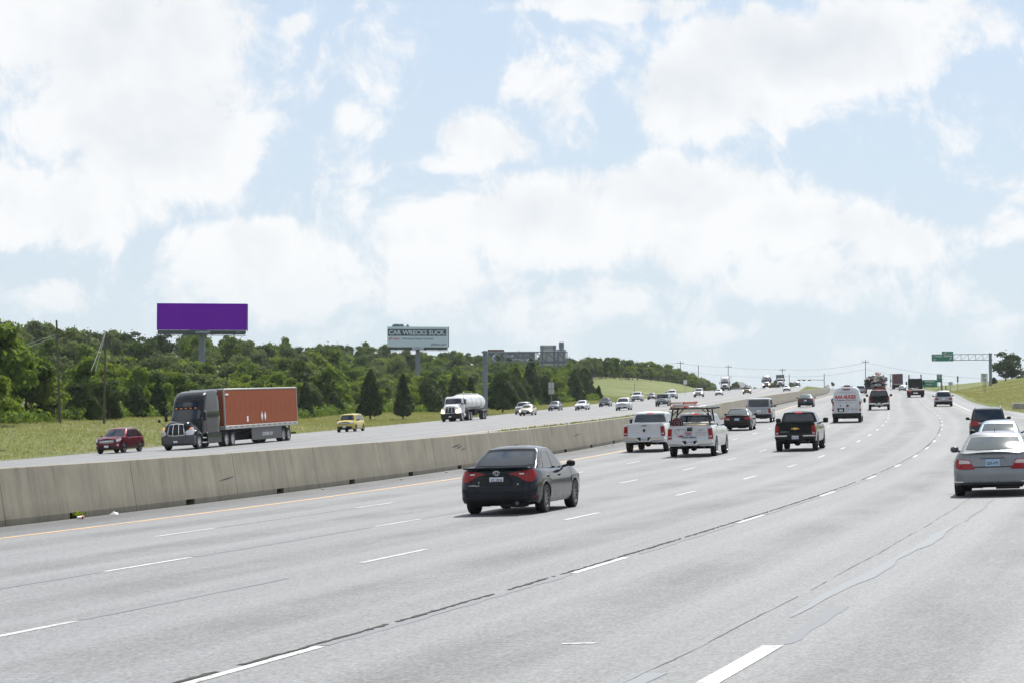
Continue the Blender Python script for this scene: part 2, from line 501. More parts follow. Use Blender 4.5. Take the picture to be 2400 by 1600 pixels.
def sheet(name, fn, ss, tt, material, uv=True, kind='structure', parent=None):
    S_, T_ = np.meshgrid(ss, tt, indexing='ij')
    P = fn(S_, T_); nr, nc = S_.shape
    idx = np.arange(nr*nc).reshape(nr, nc)
    f = np.stack([idx[:-1, :-1], idx[:-1, 1:], idx[1:, 1:], idx[1:, :-1]], -1).reshape(-1, 4)
    me = bpy.data.meshes.new(name); me.from_pydata(P.reshape(-1, 3).tolist(), [], f.tolist())
    me.materials.append(material)
    if uv:
        l = me.uv_layers.new(name='st'); li = np.empty(len(me.loops), np.int32); me.loops.foreach_get('vertex_index', li)
        st = np.stack([T_.ravel(), S_.ravel()], -1)[li]; l.data.foreach_set('uv', st.ravel())
    me.polygons.foreach_set('use_smooth', [True]*len(me.polygons)); me.update()
    o = bpy.data.objects.new(name, me); COL.objects.link(o)
    if parent is not None: o.parent = parent
    elif kind: o['kind'] = kind
    return o

# ------------------------------------------------------------------ ground materials
def asphalt_material():
    m, n, b = matn('worn grey asphalt')
    uv = n.add('ShaderNodeUVMap').outputs[0]
    sp = n.add('ShaderNodeSeparateXYZ'); n.put(sp.inputs[0], uv)
    t, s = sp.outputs[0], sp.outputs[1]
    fine = n.noise(n.mapping(uv, (1, .45, 1)), 24, 3, .85)
    chips = n.noise(n.mapping(uv, (1, .4, 1)), 8, 5, .8)
    broad = n.noise(n.mapping(uv, (.55, .035, 1)), 1.0, 4, .6)
    streak = n.noise(n.mapping(uv, (2.6, .05, 1)), 1.0, 4, .65)
    blot = n.noise(n.mapping(uv, (1, .35, 1)), .55, 5, .65)
    lane = n.m('COSINE', n.m('MULTIPLY', n.m('SUBTRACT', t, 1.8), 2*PI/3.68))
    lane = n.m('MULTIPLY', n.m('MULTIPLY', n.mr(lane, .1, 1.), n.mr(blot, .35, .65)), .40)
    wheel = n.m('COSINE', n.m('MULTIPLY', n.m('SUBTRACT', t, 0.95), 4*PI/3.68))
    wheel = n.m('MULTIPLY', n.mr(wheel, .2, 1.), .07)
    v = n.m('ADD', n.m('MULTIPLY', n.m('SUBTRACT', fine, .5), 3.6), n.m('MULTIPLY', n.m('SUBTRACT', chips, .5), 1.1))
    v = n.m('ADD', v, n.m('MULTIPLY', n.m('SUBTRACT', broad, .5), .50))
    v = n.m('ADD', v, n.m('MULTIPLY', n.m('SUBTRACT', streak, .5), .42))
    v = n.m('ADD', n.m('SUBTRACT', v, lane), wheel)
    # the shoulder beside the barrier is a darker, older mat
    sh = n.m('MULTIPLY', n.m('MULTIPLY', n.mr(t, -.45, -.2, 1., 0.), n.mr(t, -4.5, -4.2, 0., 1.)), .42)
    sh = n.m('ADD', sh, n.m('MULTIPLY', n.mr(n.m('ADD', t, n.m('MULTIPLY', blot, .8)), -2.5, -1.9, .25, 0.), n.mr(t, -4.5, -4.2, 0., 1.)))
    v = n.m('SUBTRACT', v, sh)
    k = n.m('MAXIMUM', n.m('ADD', v, 1.0), .25)
    bright = n.m('MULTIPLY', n.mr(n.noise(uv, 26, 1, .5), .70, .76, 0., 1.), .35)
    k = n.m('ADD', k, bright)
    sc = n.add('ShaderNodeVectorMath', operation='SCALE'); sc.inputs[0].default_value = (.130, .136, .144)
    n.put(sc.inputs['Scale'], k)
    n.put(b.inputs['Base Color'], sc.outputs[0])
    n.put(b.inputs['Roughness'], n.mr(fine, .3, .7, .62, .9)); b.inputs['Specular IOR Level'].default_value = .55
    bump(n, b, n.m('ADD', fine, chips), .45, .006)
    return m


def concrete_material(name='barrier concrete', col=(.226, .210, .163), along=True):
    m, n, b = matn(name)
    uv = n.add('ShaderNodeUVMap').outputs[0] if along else n.add('ShaderNodeTexCoord').outputs['Object']
    st = n.noise(n.mapping(uv, (2.2, .22, 1)), 1.0, 6, .68, .6)
    st2 = n.noise(n.mapping(uv, (7.0, .8, 1)), 1.0, 3, .6)
    bl = n.noise(uv, .6, 5, .6); fi = n.noise(uv, 22, 3, .7)
    sp = n.add('ShaderNodeSeparateXYZ'); n.put(sp.inputs[0], uv)
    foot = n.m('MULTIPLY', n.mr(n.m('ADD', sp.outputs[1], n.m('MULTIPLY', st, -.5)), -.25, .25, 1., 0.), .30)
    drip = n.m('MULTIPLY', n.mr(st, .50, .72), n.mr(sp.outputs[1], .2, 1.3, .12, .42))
    k = n.m('ADD', 1.0, n.m('MULTIPLY', n.m('SUBTRACT', bl, .5), .8))
    k = n.m('ADD', k, n.m('MULTIPLY', n.m('SUBTRACT', fi, .5), .30))
    k = n.m('ADD', k, n.m('MULTIPLY', n.m('SUBTRACT', st2, .5), .42))
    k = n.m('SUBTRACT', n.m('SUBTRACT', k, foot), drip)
    sc = n.add('ShaderNodeVectorMath', operation='SCALE'); sc.inputs[0].default_value = col
    n.put(sc.inputs['Scale'], k)
    n.put(b.inputs['Base Color'], sc.outputs[0]); b.inputs['Roughness'].default_value = .85
    bump(n, b, n.m('ADD', fi, n.m('MULTIPLY', st2, 1.5)), .5, .008)
    return m


def grass_material(name, ca, cb, cc):
    m, n, b = matn(name)
    g = n.add('ShaderNodeNewGeometry').outputs['Position']
    n1 = n.noise(n.mapping(g, (1, 1, 0)), .055, 5, .6, .5); n2 = n.noise(g, .9, 5, .7); n3 = n.noise(g, 5, 3, .7)
    f = n.m('ADD', n.m('MULTIPLY', n1, .62), n.m('MULTIPLY', n2, .38))
    c = n.ramp(f, [(.36, ca), (.5, cb), (.62, cc)])
    c = n.mix(n.m('MULTIPLY', n.mr(n3, .35, .7), .55), c, (.035, .05, .012))
    n.put(b.inputs['Base Color'], c); b.inputs['Roughness'].default_value = .9; b.inputs['Specular IOR Level'].default_value = .15
    b.inputs['Sheen Weight'].default_value = .0
    bump(n, b, n.m('ADD', n3, n2), 1.0, .35)
    return m


def leaf_material(name, ca, cb, trans=.35):
    m = bpy.data.materials.new(name); m.use_nodes = True
    n = NT(m.node_tree); n.n.clear()
    out = n.add('ShaderNodeOutputMaterial')
    oi = n.add('ShaderNodeObjectInfo').outputs['Random']
    g = n.add('ShaderNodeTexCoord').outputs['Object']
    n1 = n.noise(g, .55, 3, .6)
    rnd = n.add('ShaderNodeNewGeometry').outputs['Random Per Island']
    f = n.m('ADD', n.m('MULTIPLY', oi, .62), n.m('ADD', n.m('MULTIPLY', n1, .30), n.m('MULTIPLY', rnd, .22)))
    c = n.ramp(f, [(.15, ca), (.9, cb)])
    d = n.add('ShaderNodeBsdfPrincipled'); n.put(d.inputs['Base Color'], c); d.inputs['Roughness'].default_value = .7
    d.inputs['Specular IOR Level'].default_value = .12
    tr = n.add('ShaderNodeBsdfTranslucent'); n.put(tr.inputs[0], n.mix(1., c, (1.25, 1.15, .55), 'MULTIPLY'))
    mx = n.add('ShaderNodeMixShader'); mx.inputs[0].default_value = trans
    n.l.new(d.outputs[0], mx.inputs[1]); n.l.new(tr.outputs[0], mx.inputs[2]); n.l.new(mx.outputs[0], out.inputs[0])
    return m


ASPH = asphalt_material()
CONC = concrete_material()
CONC2 = concrete_material('pale concrete', (.42, .41, .38), False)
GRASS = grass_material('rough summer grass', (.12, .155, .048), (.185, .215, .075), (.265, .255, .14))
GRASSM = grass_material('mown green grass', (.085, .125, .020), (.115, .150, .028), (.15, .165, .05))
LEAF_A = leaf_material('broad leaves', (.056, .096, .024), (.13, .205, .040), .5)
LEAF_B = leaf_material('young bright leaves', (.085, .150, .024), (.155, .215, .042), .5)
LEAF_C = leaf_material('cedar foliage', (.030, .055, .020), (.060, .095, .030), .3)
LEAF_D = leaf_material('grey green oak leaves', (.070, .108, .050), (.135, .18, .075), .42)
LEAF_G = leaf_material('grass blades', (.14, .175, .058), (.26, .265, .135), .35)
BARK = mat('bark', (.06, .05, .04), .9)
WPAINT = mat('white road paint', (.43, .44, .44), .75)
YPAINT = mat('yellow road paint', (.62, .33, .06), .6)
SEAL = mat('smooth grey sealant', (.180, .196, .214), .6, 0, 0, .2)
SEALD = mat('dull sealant', (.150, .161, .175), .6, 0, 0, .2)
CRACK = mat('dark crack filler', (.012, .012, .011), .9)


def worn(m_, name):
    """painted marking worn through in places"""
    m = m_; n = NT(m.node_tree); b = n.n['Principled BSDF']
    col = tuple(b.inputs['Base Color'].default_value)[:3]
    g = n.add('ShaderNodeNewGeometry').outputs['Position']
    f = n.m('ADD', n.mr(n.noise(g, 11, 5, .75), .50, .64, 0., .9), n.mr(n.noise(g, 1.3, 3, .6), .40, .75, 0., .5), clamp=True)
    n.put(b.inputs['Base Color'], n.mix(f, col, (.2, .2, .21)))


worn(WPAINT, 'w'); worn(YPAINT, 'y')

# ------------------------------------------------------------------ ground, roads
big = MB(); n_ = 48
big.add([(9000*math.cos(2*PI*i/n_), 9000*math.sin(2*PI*i/n_), -9) for i in range(n_)], [tuple(range(n_))])
tag(big.build('ground', GRASS, None, 0), kind='structure')
ss = np.concatenate([np.arange(-80, 300, 4.), np.arange(300, 1300.1, 10.)])
sheet('hillside', left_ground, ss, np.array([-400, -340, -290, -250, -220, -200, -185, -170, -155, -140, -125, -110, -97, -85, -76, -68, -62, -56, -51, -47.5, -45.6, -44.3]), GRASS)


def rgrid(s_, f_): return right_ground(s_, right_edge(s_)+f_)


sheet('embankment', rgrid, ss, np.array([-.4, .0, .5, 2, 3.5, 5, 7, 10, 13, 17, 21, 26, 32, 50, 90, 160.]), GRASS)
road = sheet('road', lambda s_, f_: own(s_, -2.7+f_*(right_edge(s_)+2.7)), ss, np.linspace(0, 1, 14), ASPH)
# keep true metres across in the road's texture coordinates
me = road.data; uvl = me.uv_layers[0]; li = np.empty(len(me.loops), np.int32); me.loops.foreach_get('vertex_index', li)
S2, T2 = np.meshgrid(ss, np.linspace(0, 1, 14), indexing='ij'); T2 = -2.7+T2*(right_edge(S2)+2.7)
uvl.data.foreach_set('uv', np.stack([T2.ravel(), S2.ravel()], -1)[li].ravel())
oroad = sheet('road', opp, ss, np.array([-44.6, -38, -32, -26, -20, -14, -9.5]), ASPH)


def median(s_, f_):
    """strip of ground between the barrier and the far carriageway, banked up behind the wall in places"""
    a = own(s_, np.full_like(s_+f_, -3.38)); b_ = opp(s_, np.full_like(s_+f_, -9.6))
    hump = np.interp(s_, [-80, 60, 84, 100, 150, 172, 200, 1300], [.1, .2, .7, 1.16, 1.18, .6, .3, .1])
    z = a[..., 2]+hump*np.clip(1.15-f_*1.2, 0, 1)*(f_ > -.01)
    z = z*(1-f_)+b_[..., 2]*f_ + hump*0
    xy = own(s_, -3.32-f_*6.2)
    return np.stack([xy[..., 0], xy[..., 1], np.where(f_ > .99, b_[..., 2]-.01, z)], -1)


sheet('median', median, ss, np.array([0, .1, .2, .35, .55, .8, 1.0]), GRASSM)


def strip(name, fn, pts, wl, wr, material, up, parent=None, kind=None):
    """ribbon along a list of (s, t); wl / wr widths left and right of it per point"""
    mb = MB(); G = []
    for (s_, t_), a, b_ in zip(pts, wl, wr):
        G.append([tuple(fn(s_, t_-a, up)), tuple(fn(s_, t_+b_, up))])
    mb.grid(G)
    o = mb.build(name, material, parent, 0)
    if kind: o['kind'] = kind
    return o


def line(name, fn, t_, s0, s1, w, material, up=.004, parent=None, step=6.):
    k = max(2, int((s1-s0)/step)+1); s_ = np.linspace(s0, s1, k)
    tt = [(t_(q) if callable(t_) else t_) for q in s_]
    return strip(name, fn, list(zip(s_, tt)), [w/2]*k, [w/2]*k, material, up, parent)


OPAINT = mat('worn white road paint', (.33, .335, .34), .8)
line('yellow_edge_line', own, 0, -60, 1000, .15, YPAINT, parent=road)
line('yellow_edge_line', opp, lambda q: -19.5, -60, 1100, .16, YPAINT, parent=oroad)
line('white_edge_line', own, lambda q: float(np.interp(q, [150, 175, 192, 210, 275, 1300], [23., 20.2, 18.7, 18.0, 18.1, 18.3])), 150, 1000, .16, WPAINT, parent=road)
line('white_edge_line', opp, lambda q: -41.5, -60, 1100, .15, WPAINT, parent=oroad)
LANES = [(3.52, 40.84), (7.23, 30.95), (10.80, 19.96), (14.72, 17.34)]
for (t_, ph) in LANES:
    for k in range(-7, 60):
        s0 = ph+12.19*k
        line('lane_dash', own, t_, s0, s0+3.05, .115, WPAINT, .005, road, 1.6)
for t_ in (-23.2, -26.9, -30.6, -34.3, -38.0):
    for k in range(0, 42):
        line('lane_dash', opp, t_, 100+12.19*k, 103.05+12.19*k, .10, OPAINT, .005, oroad, 3.)
line('lane_dash', own, 19.0, 14.0, 20.5, .19, WPAINT, .006, road, 1.)
# raised buttons in the curve, dark joint beside the fourth line, sealed cracks, patches
rr = random.Random(3)


def ragged(name, t0, s0, s1, step, wmin, wmax, material, up, fn=own, gaps=0., wob=.03, parent=None):
    mb = MB(); s_ = s0; a = None; o1 = 0; seg = []
    while s_ < s1:
        tt = (t0(s_) if callable(t0) else t0)+rr.uniform(-wob, wob)
        w = rr.uniform(wmin, wmax)
        if rr.random() < gaps:
            if len(seg) > 1: mb.grid(seg)
            seg = []
        else: seg.append([tuple(fn(s_, tt-w/2, up)), tuple(fn(s_, tt+w/2, up))])
        s_ += step*rr.uniform(.6, 1.4)
    if len(seg) > 1: mb.grid(seg)
    return mb.build(name, material, parent if parent else road, 0)


ragged('joint_crack', 14.60, 8, 60, .14, .02, .085, CRACK, .007, gaps=.05, wob=.018)
ragged('joint_crack', 14.60, 60, 150, .6, .012, .05, CRACK, .007, gaps=.12, wob=.02)
ragged('joint_crack', 14.62, 100, 330, 2.5, .01, .05, CRACK, .007, gaps=.3, wob=.02)
ragged('sealant_band', 14.73, 20.5, 29.4, .3, .05, .16, SEALD, .004, wob=.02)
ragged('sealant_band', 14.75, 32.6, 41.6, .4, .04, .13, SEALD, .004, wob=.02, gaps=.1)
ragged('sealant_band', 14.75, 45, 110, 1.0, .03, .10, SEALD, .004, wob=.02, gaps=.1)
ragged('sealant_band', 7.23, 34.2, 42.8, .6, .07, .13, SEALD, .004, wob=.01)
ragged('sealant_band', 7.23, 24, 30.8, .6, .05, .09, SEALD, .004, wob=.01)
ragged('sealant_band', 10.80, 23.2, 29.5, .6, .06, .11, SEALD, .004, wob=.01)
ragged('sealant_band', 7.23, 46.3, 54.5, .7, .03, .06, SEALD, .004, wob=.01)
ragged('sealant_band', 3.52, 44, 53, .7, .03, .07, SEALD, .004, wob=.01)


def band(name, t0, s0, s1, w0_, material, up=.005, seed=0., taper=1.):
    mb = MB(); G = []; k = int((s1-s0)/.07)
    for i in range(k+1):
        q = s0+(s1-s0)*i/k; f = min(1, i/k*8, (1-i/k)*6)**.6
        a = .03*math.sin(q*1.1+seed)+.008*math.sin(q*3.3+seed*2)+rr.uniform(-.003, .003)
        w = w0_*f*(1+.28*math.sin(q*.9+seed)+.10*math.sin(q*2.9+1+seed)+rr.uniform(-.05, .05))
        G.append([tuple(own(q, t0(q)+a-w/2, up)), tuple(own(q, t0(q)+a+w/2, up))])
    mb.grid(G); return mb.build(name, material, road, 0)


band('sealant_patch', lambda q: float(np.interp(q, [24, 30, 38], [18.66, 18.74, 18.82])), 23.2, 40., .17, SEAL, .0055, 1.)
band('sealant_patch', lambda q: 18.9, 40.5, 50., .05, SEALD, .0055, 2.)
band('sealant_patch', lambda q: 19.06, 20.6, 24.6, .19, SEALD, .004, 4.)
ragged('sealant_patch', 18.42, 15.5, 18.6, .6, .20, .24, SEAL, .005, wob=.01)
ragged('joint_crack', lambda q: 18.35+.012*math.sin(q), 14, 70, .4, .003, .010, CRACK, .006, wob=.008, gaps=.04)
ragged('joint_crack', 21.0, 34, 44, .5, .006, .014, CRACK, .006, wob=.01, gaps=.1)
mk = MB()
for k in range(7): mk.tube(own(20.2+.07*k, 16.95+.012*k*k, .004), own(20.2+.07*(k+1), 16.95+.012*(k+1)**2, .004), .012, n=4)
P0 = [own(20.6, 17.02, .006), own(20.66, 17.32, .006), own(20.76, 17.32, .006), own(20.69, 17.0, .006)]
sm = MB().add(P0, [(0, 1, 2, 3)]); sm.build('paint_scrap', WPAINT, road, 0)
for k in range(14):
    q = 128+k*11.5
    b_ = MB(); p = own(q, 14.72, .0)
    b_.lathe([(.0, .03), (.05, .025), (.075, .0)], 'z', tuple(p), 8); b_.build('road_button', WPAINT, road)

# ------------------------------------------------------------------ median barrier, one panel after another
HB = 1.31
PROF = [(-2.76, -.03), (-2.763, .145), (-2.965, HB-.015), (-2.98, HB), (-3.17, HB), (-3.185, HB-.015), (-3.40, -.03)]


def barrier_panel(s0, s1, slot=True, name='barrier_panel', parent=None, jit=0.):
    mb = MB(); c = (s0+s1)/2; g = .012
    st = [s0+g, c-.31, c+.31, s1-g] if slot else list(np.linspace(s0+g, s1-g, max(2, int((s1-s0)/8)+1)))
    V = []; uv = []
    for q in st:
        for (t_, z_) in PROF: V.append(tuple(own(q, t_, z_+jit))); uv.append((q, z_))
    n = len(PROF); F = []
    for i in range(len(st)-1):
        for j in range(n-1):
            if slot and i == 1 and j == 0: continue
            F.append((i*n+j, (i+1)*n+j, (i+1)*n+j+1, i*n+j+1))
    F.append(tuple(range(n))); k = (len(st)-1)*n; F.append(tuple(range(k+n-1, k-1, -1)))
    if slot:
        b0 = len(V)
        for q in (c-.31, c+.31):
            for (t_, z_) in ((-2.76, -.03), (-2.763, .145), (-3.15, .145), (-3.15, -.03)): V.append(tuple(own(q, t_, z_))); uv.append((q, -.4))
        F += [(b0+1, b0+5, b0+6, b0+2), (b0+2, b0+6, b0+7, b0+3), (b0, b0+1, b0+2, b0+3), (b0+4, b0+7, b0+6, b0+5)]
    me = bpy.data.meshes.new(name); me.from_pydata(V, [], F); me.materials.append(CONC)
    l = me.uv_layers.new(name='uv')
    for lp in me.loops: l.data[lp.index].uv = uv[lp.vertex_index]
    me.update()
    o = bpy.data.objects.new(name, me); COL.objects.link(o); o.parent = parent
    return o


barrier = empty('median_barrier', 'long grey concrete median wall with small drain slots along its foot', 'barrier')
scuff = mat('tyre scuff', (.085, .085, .08), .9)
for (q, z_, ln, w_) in ((86.5, .86, 1.5, .03), (87.2, .80, 1.1, .022), (88.0, .72, .9, .02), (60.2, .55, 1.4, .018), (97., .6, 2.0, .02), (112, .7, 2.2, .025)):
    mb = MB(); G = []
    for i in range(9):
        f = i/8; z2 = z_+.10*f; tt = -2.763-(z2-.145)*.1734+.006; hw = w_*math.sin(PI*min(max(f, .06), .94))
        G.append([tuple(own(q+ln*f, tt, z2-hw)), tuple(own(q+ln*f, tt, z2+hw))])
    mb.grid(G).build('scuff_mark', scuff, barrier, 0)
SL = 50.6; DL = 7.35
for k in range(-6, 62):
    c = SL+DL*k
    barrier_panel(c-DL/2, c+DL/2, k < 40, parent=barrier, jit=rr.uniform(-.006, .006))
barrier_panel(SL+DL*61.5, 900, False, parent=barrier)


# ------------------------------------------------------------------ foliage
def leaf_mesh(name, pts, nrm, size, rng, material, aspect=1.0, droop=0.):
    n = len(pts)
    up = rng.normal(size=(n, 3)); nrm = nrm+rng.normal(size=(n, 3))*.55
    nrm /= np.linalg.norm(nrm, axis=1, keepdims=True)+1e-9
    a = np.cross(nrm, up); a /= np.linalg.norm(a, axis=1, keepdims=True)+1e-9
    b = np.cross(nrm, a)
    sz = (size*rng.uniform(.55, 1.25, n))[:, None]
    a = a*sz; b = b*sz*aspect
    # each leaf clump: an uneven bent kite
    k = rng.uniform(.55, 1., (n, 1)); k2 = rng.uniform(.55, 1., (n, 1))
    bend = nrm*sz*rng.uniform(-.4, .4, (n, 1))
    V = np.stack([pts-a*k, pts-b*k2+bend, pts+a, pts+b*k+bend], 1).reshape(-1, 3)
    F = np.arange(4*n).reshape(-1, 4)
    me = bpy.data.meshes.new(name); me.from_pydata(V.tolist(), [], F.tolist()); me.materials.append(material); me.update()
    return me


def crown_points(rng, lobes, n):
    """points on the outer shells of a set of lobes (cx,cy,cz,rx,ry,rz)"""
    L = np.array(lobes); w = (L[:, 3]*L[:, 5]); w /= w.sum()
    i = rng.choice(len(L), n, p=w); d = rng.normal(size=(n, 3)); d /= np.linalg.norm(d, axis=1, keepdims=True)
    d[:, 2] = np.where(d[:, 2] < -.35, -d[:, 2]*.6, d[:, 2])
    rad = rng.uniform(.72, 1.06, n)[:, None]
    p = L[i, :3]+d*L[i, 3:]*rad
    # drop points deep within other lobes
    keep = np.ones(n, bool)
    for q in range(len(L)):
        e = ((p-L[q, :3])/L[q, 3:]); keep &= ~(((e**2).sum(1) < .42) & (i != q))
    return p[keep], d[keep]


def broad_tree(seed, material, H=7., spread=1., nleaf=5200, size=.26, lumps=15):
    rng = np.random.default_rng(seed); Rr = 3.1*spread
    lobes = []
    for k in range(lumps):
        a = rng.uniform(0, 2*PI); r = Rr*math.sqrt(rng.uniform(0, 1))*.75; z = rng.uniform(.30, .88)
        rr_ = rng.uniform(.75, 1.35)*(1.2 if z < .6 else .9)*spread**.5
        r *= (1.12-.75*max(0, z-.45)/.45*.8)
        lobes.append((r*math.cos(a), r*math.sin(a), z*H, rr_*1.1, rr_*1.1, rr_*.85))
    lobes.append((0, 0, H*.5, 1.7, 1.7, H*.28))
    p, d = crown_points(rng, lobes, nleaf)
    # a few loose sprays beyond the lobes
    q = rng.choice(len(p), len(p)//12); p = np.concatenate([p, p[q]+d[q]*rng.uniform(.2, .7, (len(q), 1))]); d = np.concatenate([d, d[q]])
    crown = leaf_mesh('crown', p, d, size, rng, material)
    tb = MB()
    for i in range(3): tb.tube((0, 0, i*.9-.4), (.05*i, .04, .5+i*.9), .20-.04*i, .17-.04*i, 7)
    for lb in lobes[:7]: tb.tube((.1, .04, 2.0), (lb[0]*.75, lb[1]*.75, lb[2]*.85), .09, .03, 5)
    return crown, tb.mesh('trunk', BARK)


def cedar_tree(seed, H=5., w=1.5, blunt=.6, nleaf=4200):
    rng = np.random.default_rng(seed); n = nleaf
    z = rng.uniform(0, 1, n)**.9; ang = rng.uniform(0, 2*PI, n)
    prof = w*np.clip((1-z)**blunt, 0, 1)*np.clip(z*7+.55, 0, 1)
    lump = 1+.16*np.sin(ang*3+z*9+seed)+.12*np.sin(ang*5-z*17)+rng.normal(size=n)*.07
    rad = prof*lump*rng.uniform(.8, 1.03, n)
    p = np.stack([rad*np.cos(ang), rad*np.sin(ang), z*H+.05+.06*rng.normal(size=n)], 1)
    d = np.stack([np.cos(ang), np.sin(ang), np.full(n, .5)], 1)
    return leaf_mesh('crown', p, d, .17, rng, LEAF_C, 1.5), MB().tube((0, 0, -.4), (0, 0, H*.8), .12, .03, 6).mesh('trunk', BARK)


PROTO = {
 'oak': [broad_tree(i, LEAF_D, 7, 1.05, 5200, .25, 17) for i in (1, 2, 3)],
 'leafy': [broad_tree(i, LEAF_A, 7.2, .9, 5200, .26, 15) for i in (4, 5, 6, 7)],
 'bright': [broad_tree(i, LEAF_B, 6.5, .8, 4600, .24, 14) for i in (8, 9, 10)],
 'cedar': [cedar_tree(11, 5.2, 1.45, .62), cedar_tree(12, 5.0, 1.15, .72), cedar_tree(13, 4.2, 1.9, .5)],
 'juniper': [broad_tree(14, LEAF_C, 6, .8, 5000, .22, 16), broad_tree(15, LEAF_C, 6.4, .95, 5000, .22, 18)],
}
ALT = {'oak': ('oak_tree', 'tree', 'grey green rounded oak crowding the wooded hillside', 'oaks on the wooded hillside'),
 'leafy': ('leafy_tree', 'tree', 'mid green leafy tree crowding the wooded hillside', 'leafy trees on the wooded hillside'),
 'bright': ('young_tree', 'tree', 'bright yellow green young tree at the foot of the wood', 'bright young trees along the wood edge'),
 'cedar': ('cedar_tree', 'tree', 'dark pointed cedar standing at the edge of the grass', 'dark pointed cedars along the grass'),
 'juniper': ('juniper_tree', 'tree', 'very dark rounded juniper among the hillside trees', 'dark junipers on the hillside')}


def plant_tree(kind, pos, k, label=None, group=True, which=None, kz=1.):
    c, t = PROTO[kind][rt.randrange(len(PROTO[kind])) if which is None else which]
    nm, cat, lb, gr = ALT[kind]
    o = empty(nm, label or lb, cat, gr if group else None)
    o.location = pos; o.rotation_euler = (0, 0, rt.uniform(0, 2*PI)); o.scale = (k, k, k*kz)
    for me_ in (t, c):
        ch = bpy.data.objects.new(me_.name, me_); COL.objects.link(ch); ch.parent = o
    return o


rt = random.Random(21)


def ahead(p, margin=.03):
    """is the place within the photographed field of view (plus a margin)?"""
    if p[1] < 60: return False
    a = p[0]/p[1]
    return -.2203-margin < a < .2203+margin


def tfront(s_):
    return float(np.interp(s_, [150, 200, 300, 430, 520, 560, 620, 680, 720, 760, 850, 950, 1180], [-70, -70, -68, -60, -55, -66, -82, -74, -66, -60, -54, -51, -50]))


rows = [(0, 6.2), (7, 6.5), (15, 7.2), (24, 8), (34, 8.6), (46, 9.2), (60, 10), (76, 10.5), (93, 11.5), (112, 12), (132, 12.5)]
n_tree = 0
for ri, (off, sp_) in enumerate(rows):
    s_ = 150+rt.uniform(0, 5)
    while s_ < 1180:
        t_ = tfront(s_)-off+rt.uniform(-2.5, 2.5)
        p = left_ground(s_, t_)
        if ahead(p, .02) and p[0]/p[1] < .088:
            far = s_/600
            if ri == 0: kind = rt.choice(['bright', 'leafy', 'cedar', 'bright', 'cedar']) if s_ < 330 else rt.choice(['cedar', 'cedar', 'cedar', 'bright'])
            elif ri <= 2: kind = rt.choice(['bright', 'leafy', 'leafy', 'oak', 'bright', 'juniper'])
            elif ri <= 5: kind = rt.choice(['leafy', 'oak', 'oak', 'leafy', 'juniper', 'bright'])
            else: kind = rt.choice(['oak', 'juniper', 'oak', 'leafy', 'juniper'])
            k = rt.uniform(.62, .95)+.03*ri
            if ri == 0: k *= .8
            if s_ > 560: k = rt.uniform(.62, .9); kind = rt.choice(['oak', 'leafy', 'juniper', 'juniper', 'oak']) if ri > 1 else rt.choice(['leafy', 'oak', 'bright', 'oak'])
            if kind == 'cedar' and s_ <= 560: k = rt.uniform(.6, 1.25)*(1.2 if s_ > 360 else .8)
            px_ = p[0]/p[1]
            zone = 'left of the purple billboard' if px_ < -.155 else 'below the purple billboard' if px_ < -.112 else 'right of the purple billboard' if px_ < -.056 else 'under the CAR WRECKS billboard' if px_ < -.03 else 'left of the far gantry pole' if px_ < -.012 else 'right of the far gantry pole' if px_ < .03 else 'above the left of the mound' if px_ < .052 else 'above the middle of the mound' if px_ < .07 else 'above the right of the mound'
            depth = 'in the front row' if ri == 0 else 'just behind the front row' if ri == 1 else 'low on the hillside' if ri <= 4 else 'midway up the hillside' if ri <= 7 else 'on the skyline'
            lb = {'oak': 'grey green rounded oak', 'leafy': 'mid green leafy tree', 'bright': 'bright yellow green young tree', 'cedar': 'dark pointed cedar', 'juniper': 'very dark rounded juniper'}[kind]
            plant_tree(kind, tuple(p), k, lb+' '+depth+' '+zone, kz=rt.uniform(.75, 1.2)); n_tree += 1
        s_ += sp_*rt.uniform(.75, 1.3)*(1+max(0, s_-400)/900)*(.62 if ri == 0 and 330 < s_ < 530 else 1)
print('hillside trees', n_tree)


def scatter_blades(name, fn, n, srange, trange, h, w, material, kind='stuff', seed=5, view=True, dens=None):
    rng = np.random.default_rng(seed)
    s_ = rng.uniform(*srange, n); t_ = rng.uniform(*trange, n); P = fn(s_, t_)
    if view:
        a = P[:, 0]/P[:, 1]; k = (abs(a) < .24) & (P[:, 1] > 20); P = P[k]
    n = len(P); ang = rng.uniform(0, PI, n); hh = h*rng.uniform(.4, 1.3, n)
    dx = np.stack([np.cos(ang), np.sin(ang), 0*ang], 1)*(w*rng.uniform(.5, 1.4, n))[:, None]
    top = P+np.stack([rng.normal(size=n)*.12, rng.normal(size=n)*.12, hh], 1)
    V = np.stack([P-dx-[0, 0, .03], P+dx-[0, 0, .03], top+dx*.5, top-dx*.4+[0, 0, .05]], 1).reshape(-1, 3)
    me_ = bpy.data.meshes.new(name); me_.from_pydata(V.tolist(), [], np.arange(4*n).reshape(-1, 4).tolist()); me_.materials.append(material); me_.update()
    o = bpy.data.objects.new(name, me_); COL.objects.link(o); tag(o, kind=kind)
    return o


tag(scatter_blades('tall_grass', left_ground, 110000, (110, 560), (-82, -45.5), .13, .035, LEAF_G), 'rough yellow green grass on the slope beyond the far carriageway', 'grass')
tag(scatter_blades('tall_grass', lambda a, b: right_ground(a, right_edge(a)+b), 40000, (150, 560), (1.0, 30), .12, .035, LEAF_G, seed=8), 'rough grass on the right hand embankment', 'grass')
tag(scatter_blades('weeds', lambda a, b: median(a, b), 3600, (96, 168), (.02, .22), .16, .07, LEAF_G, seed=9), 'green weeds growing along the top behind the median wall', 'weeds')


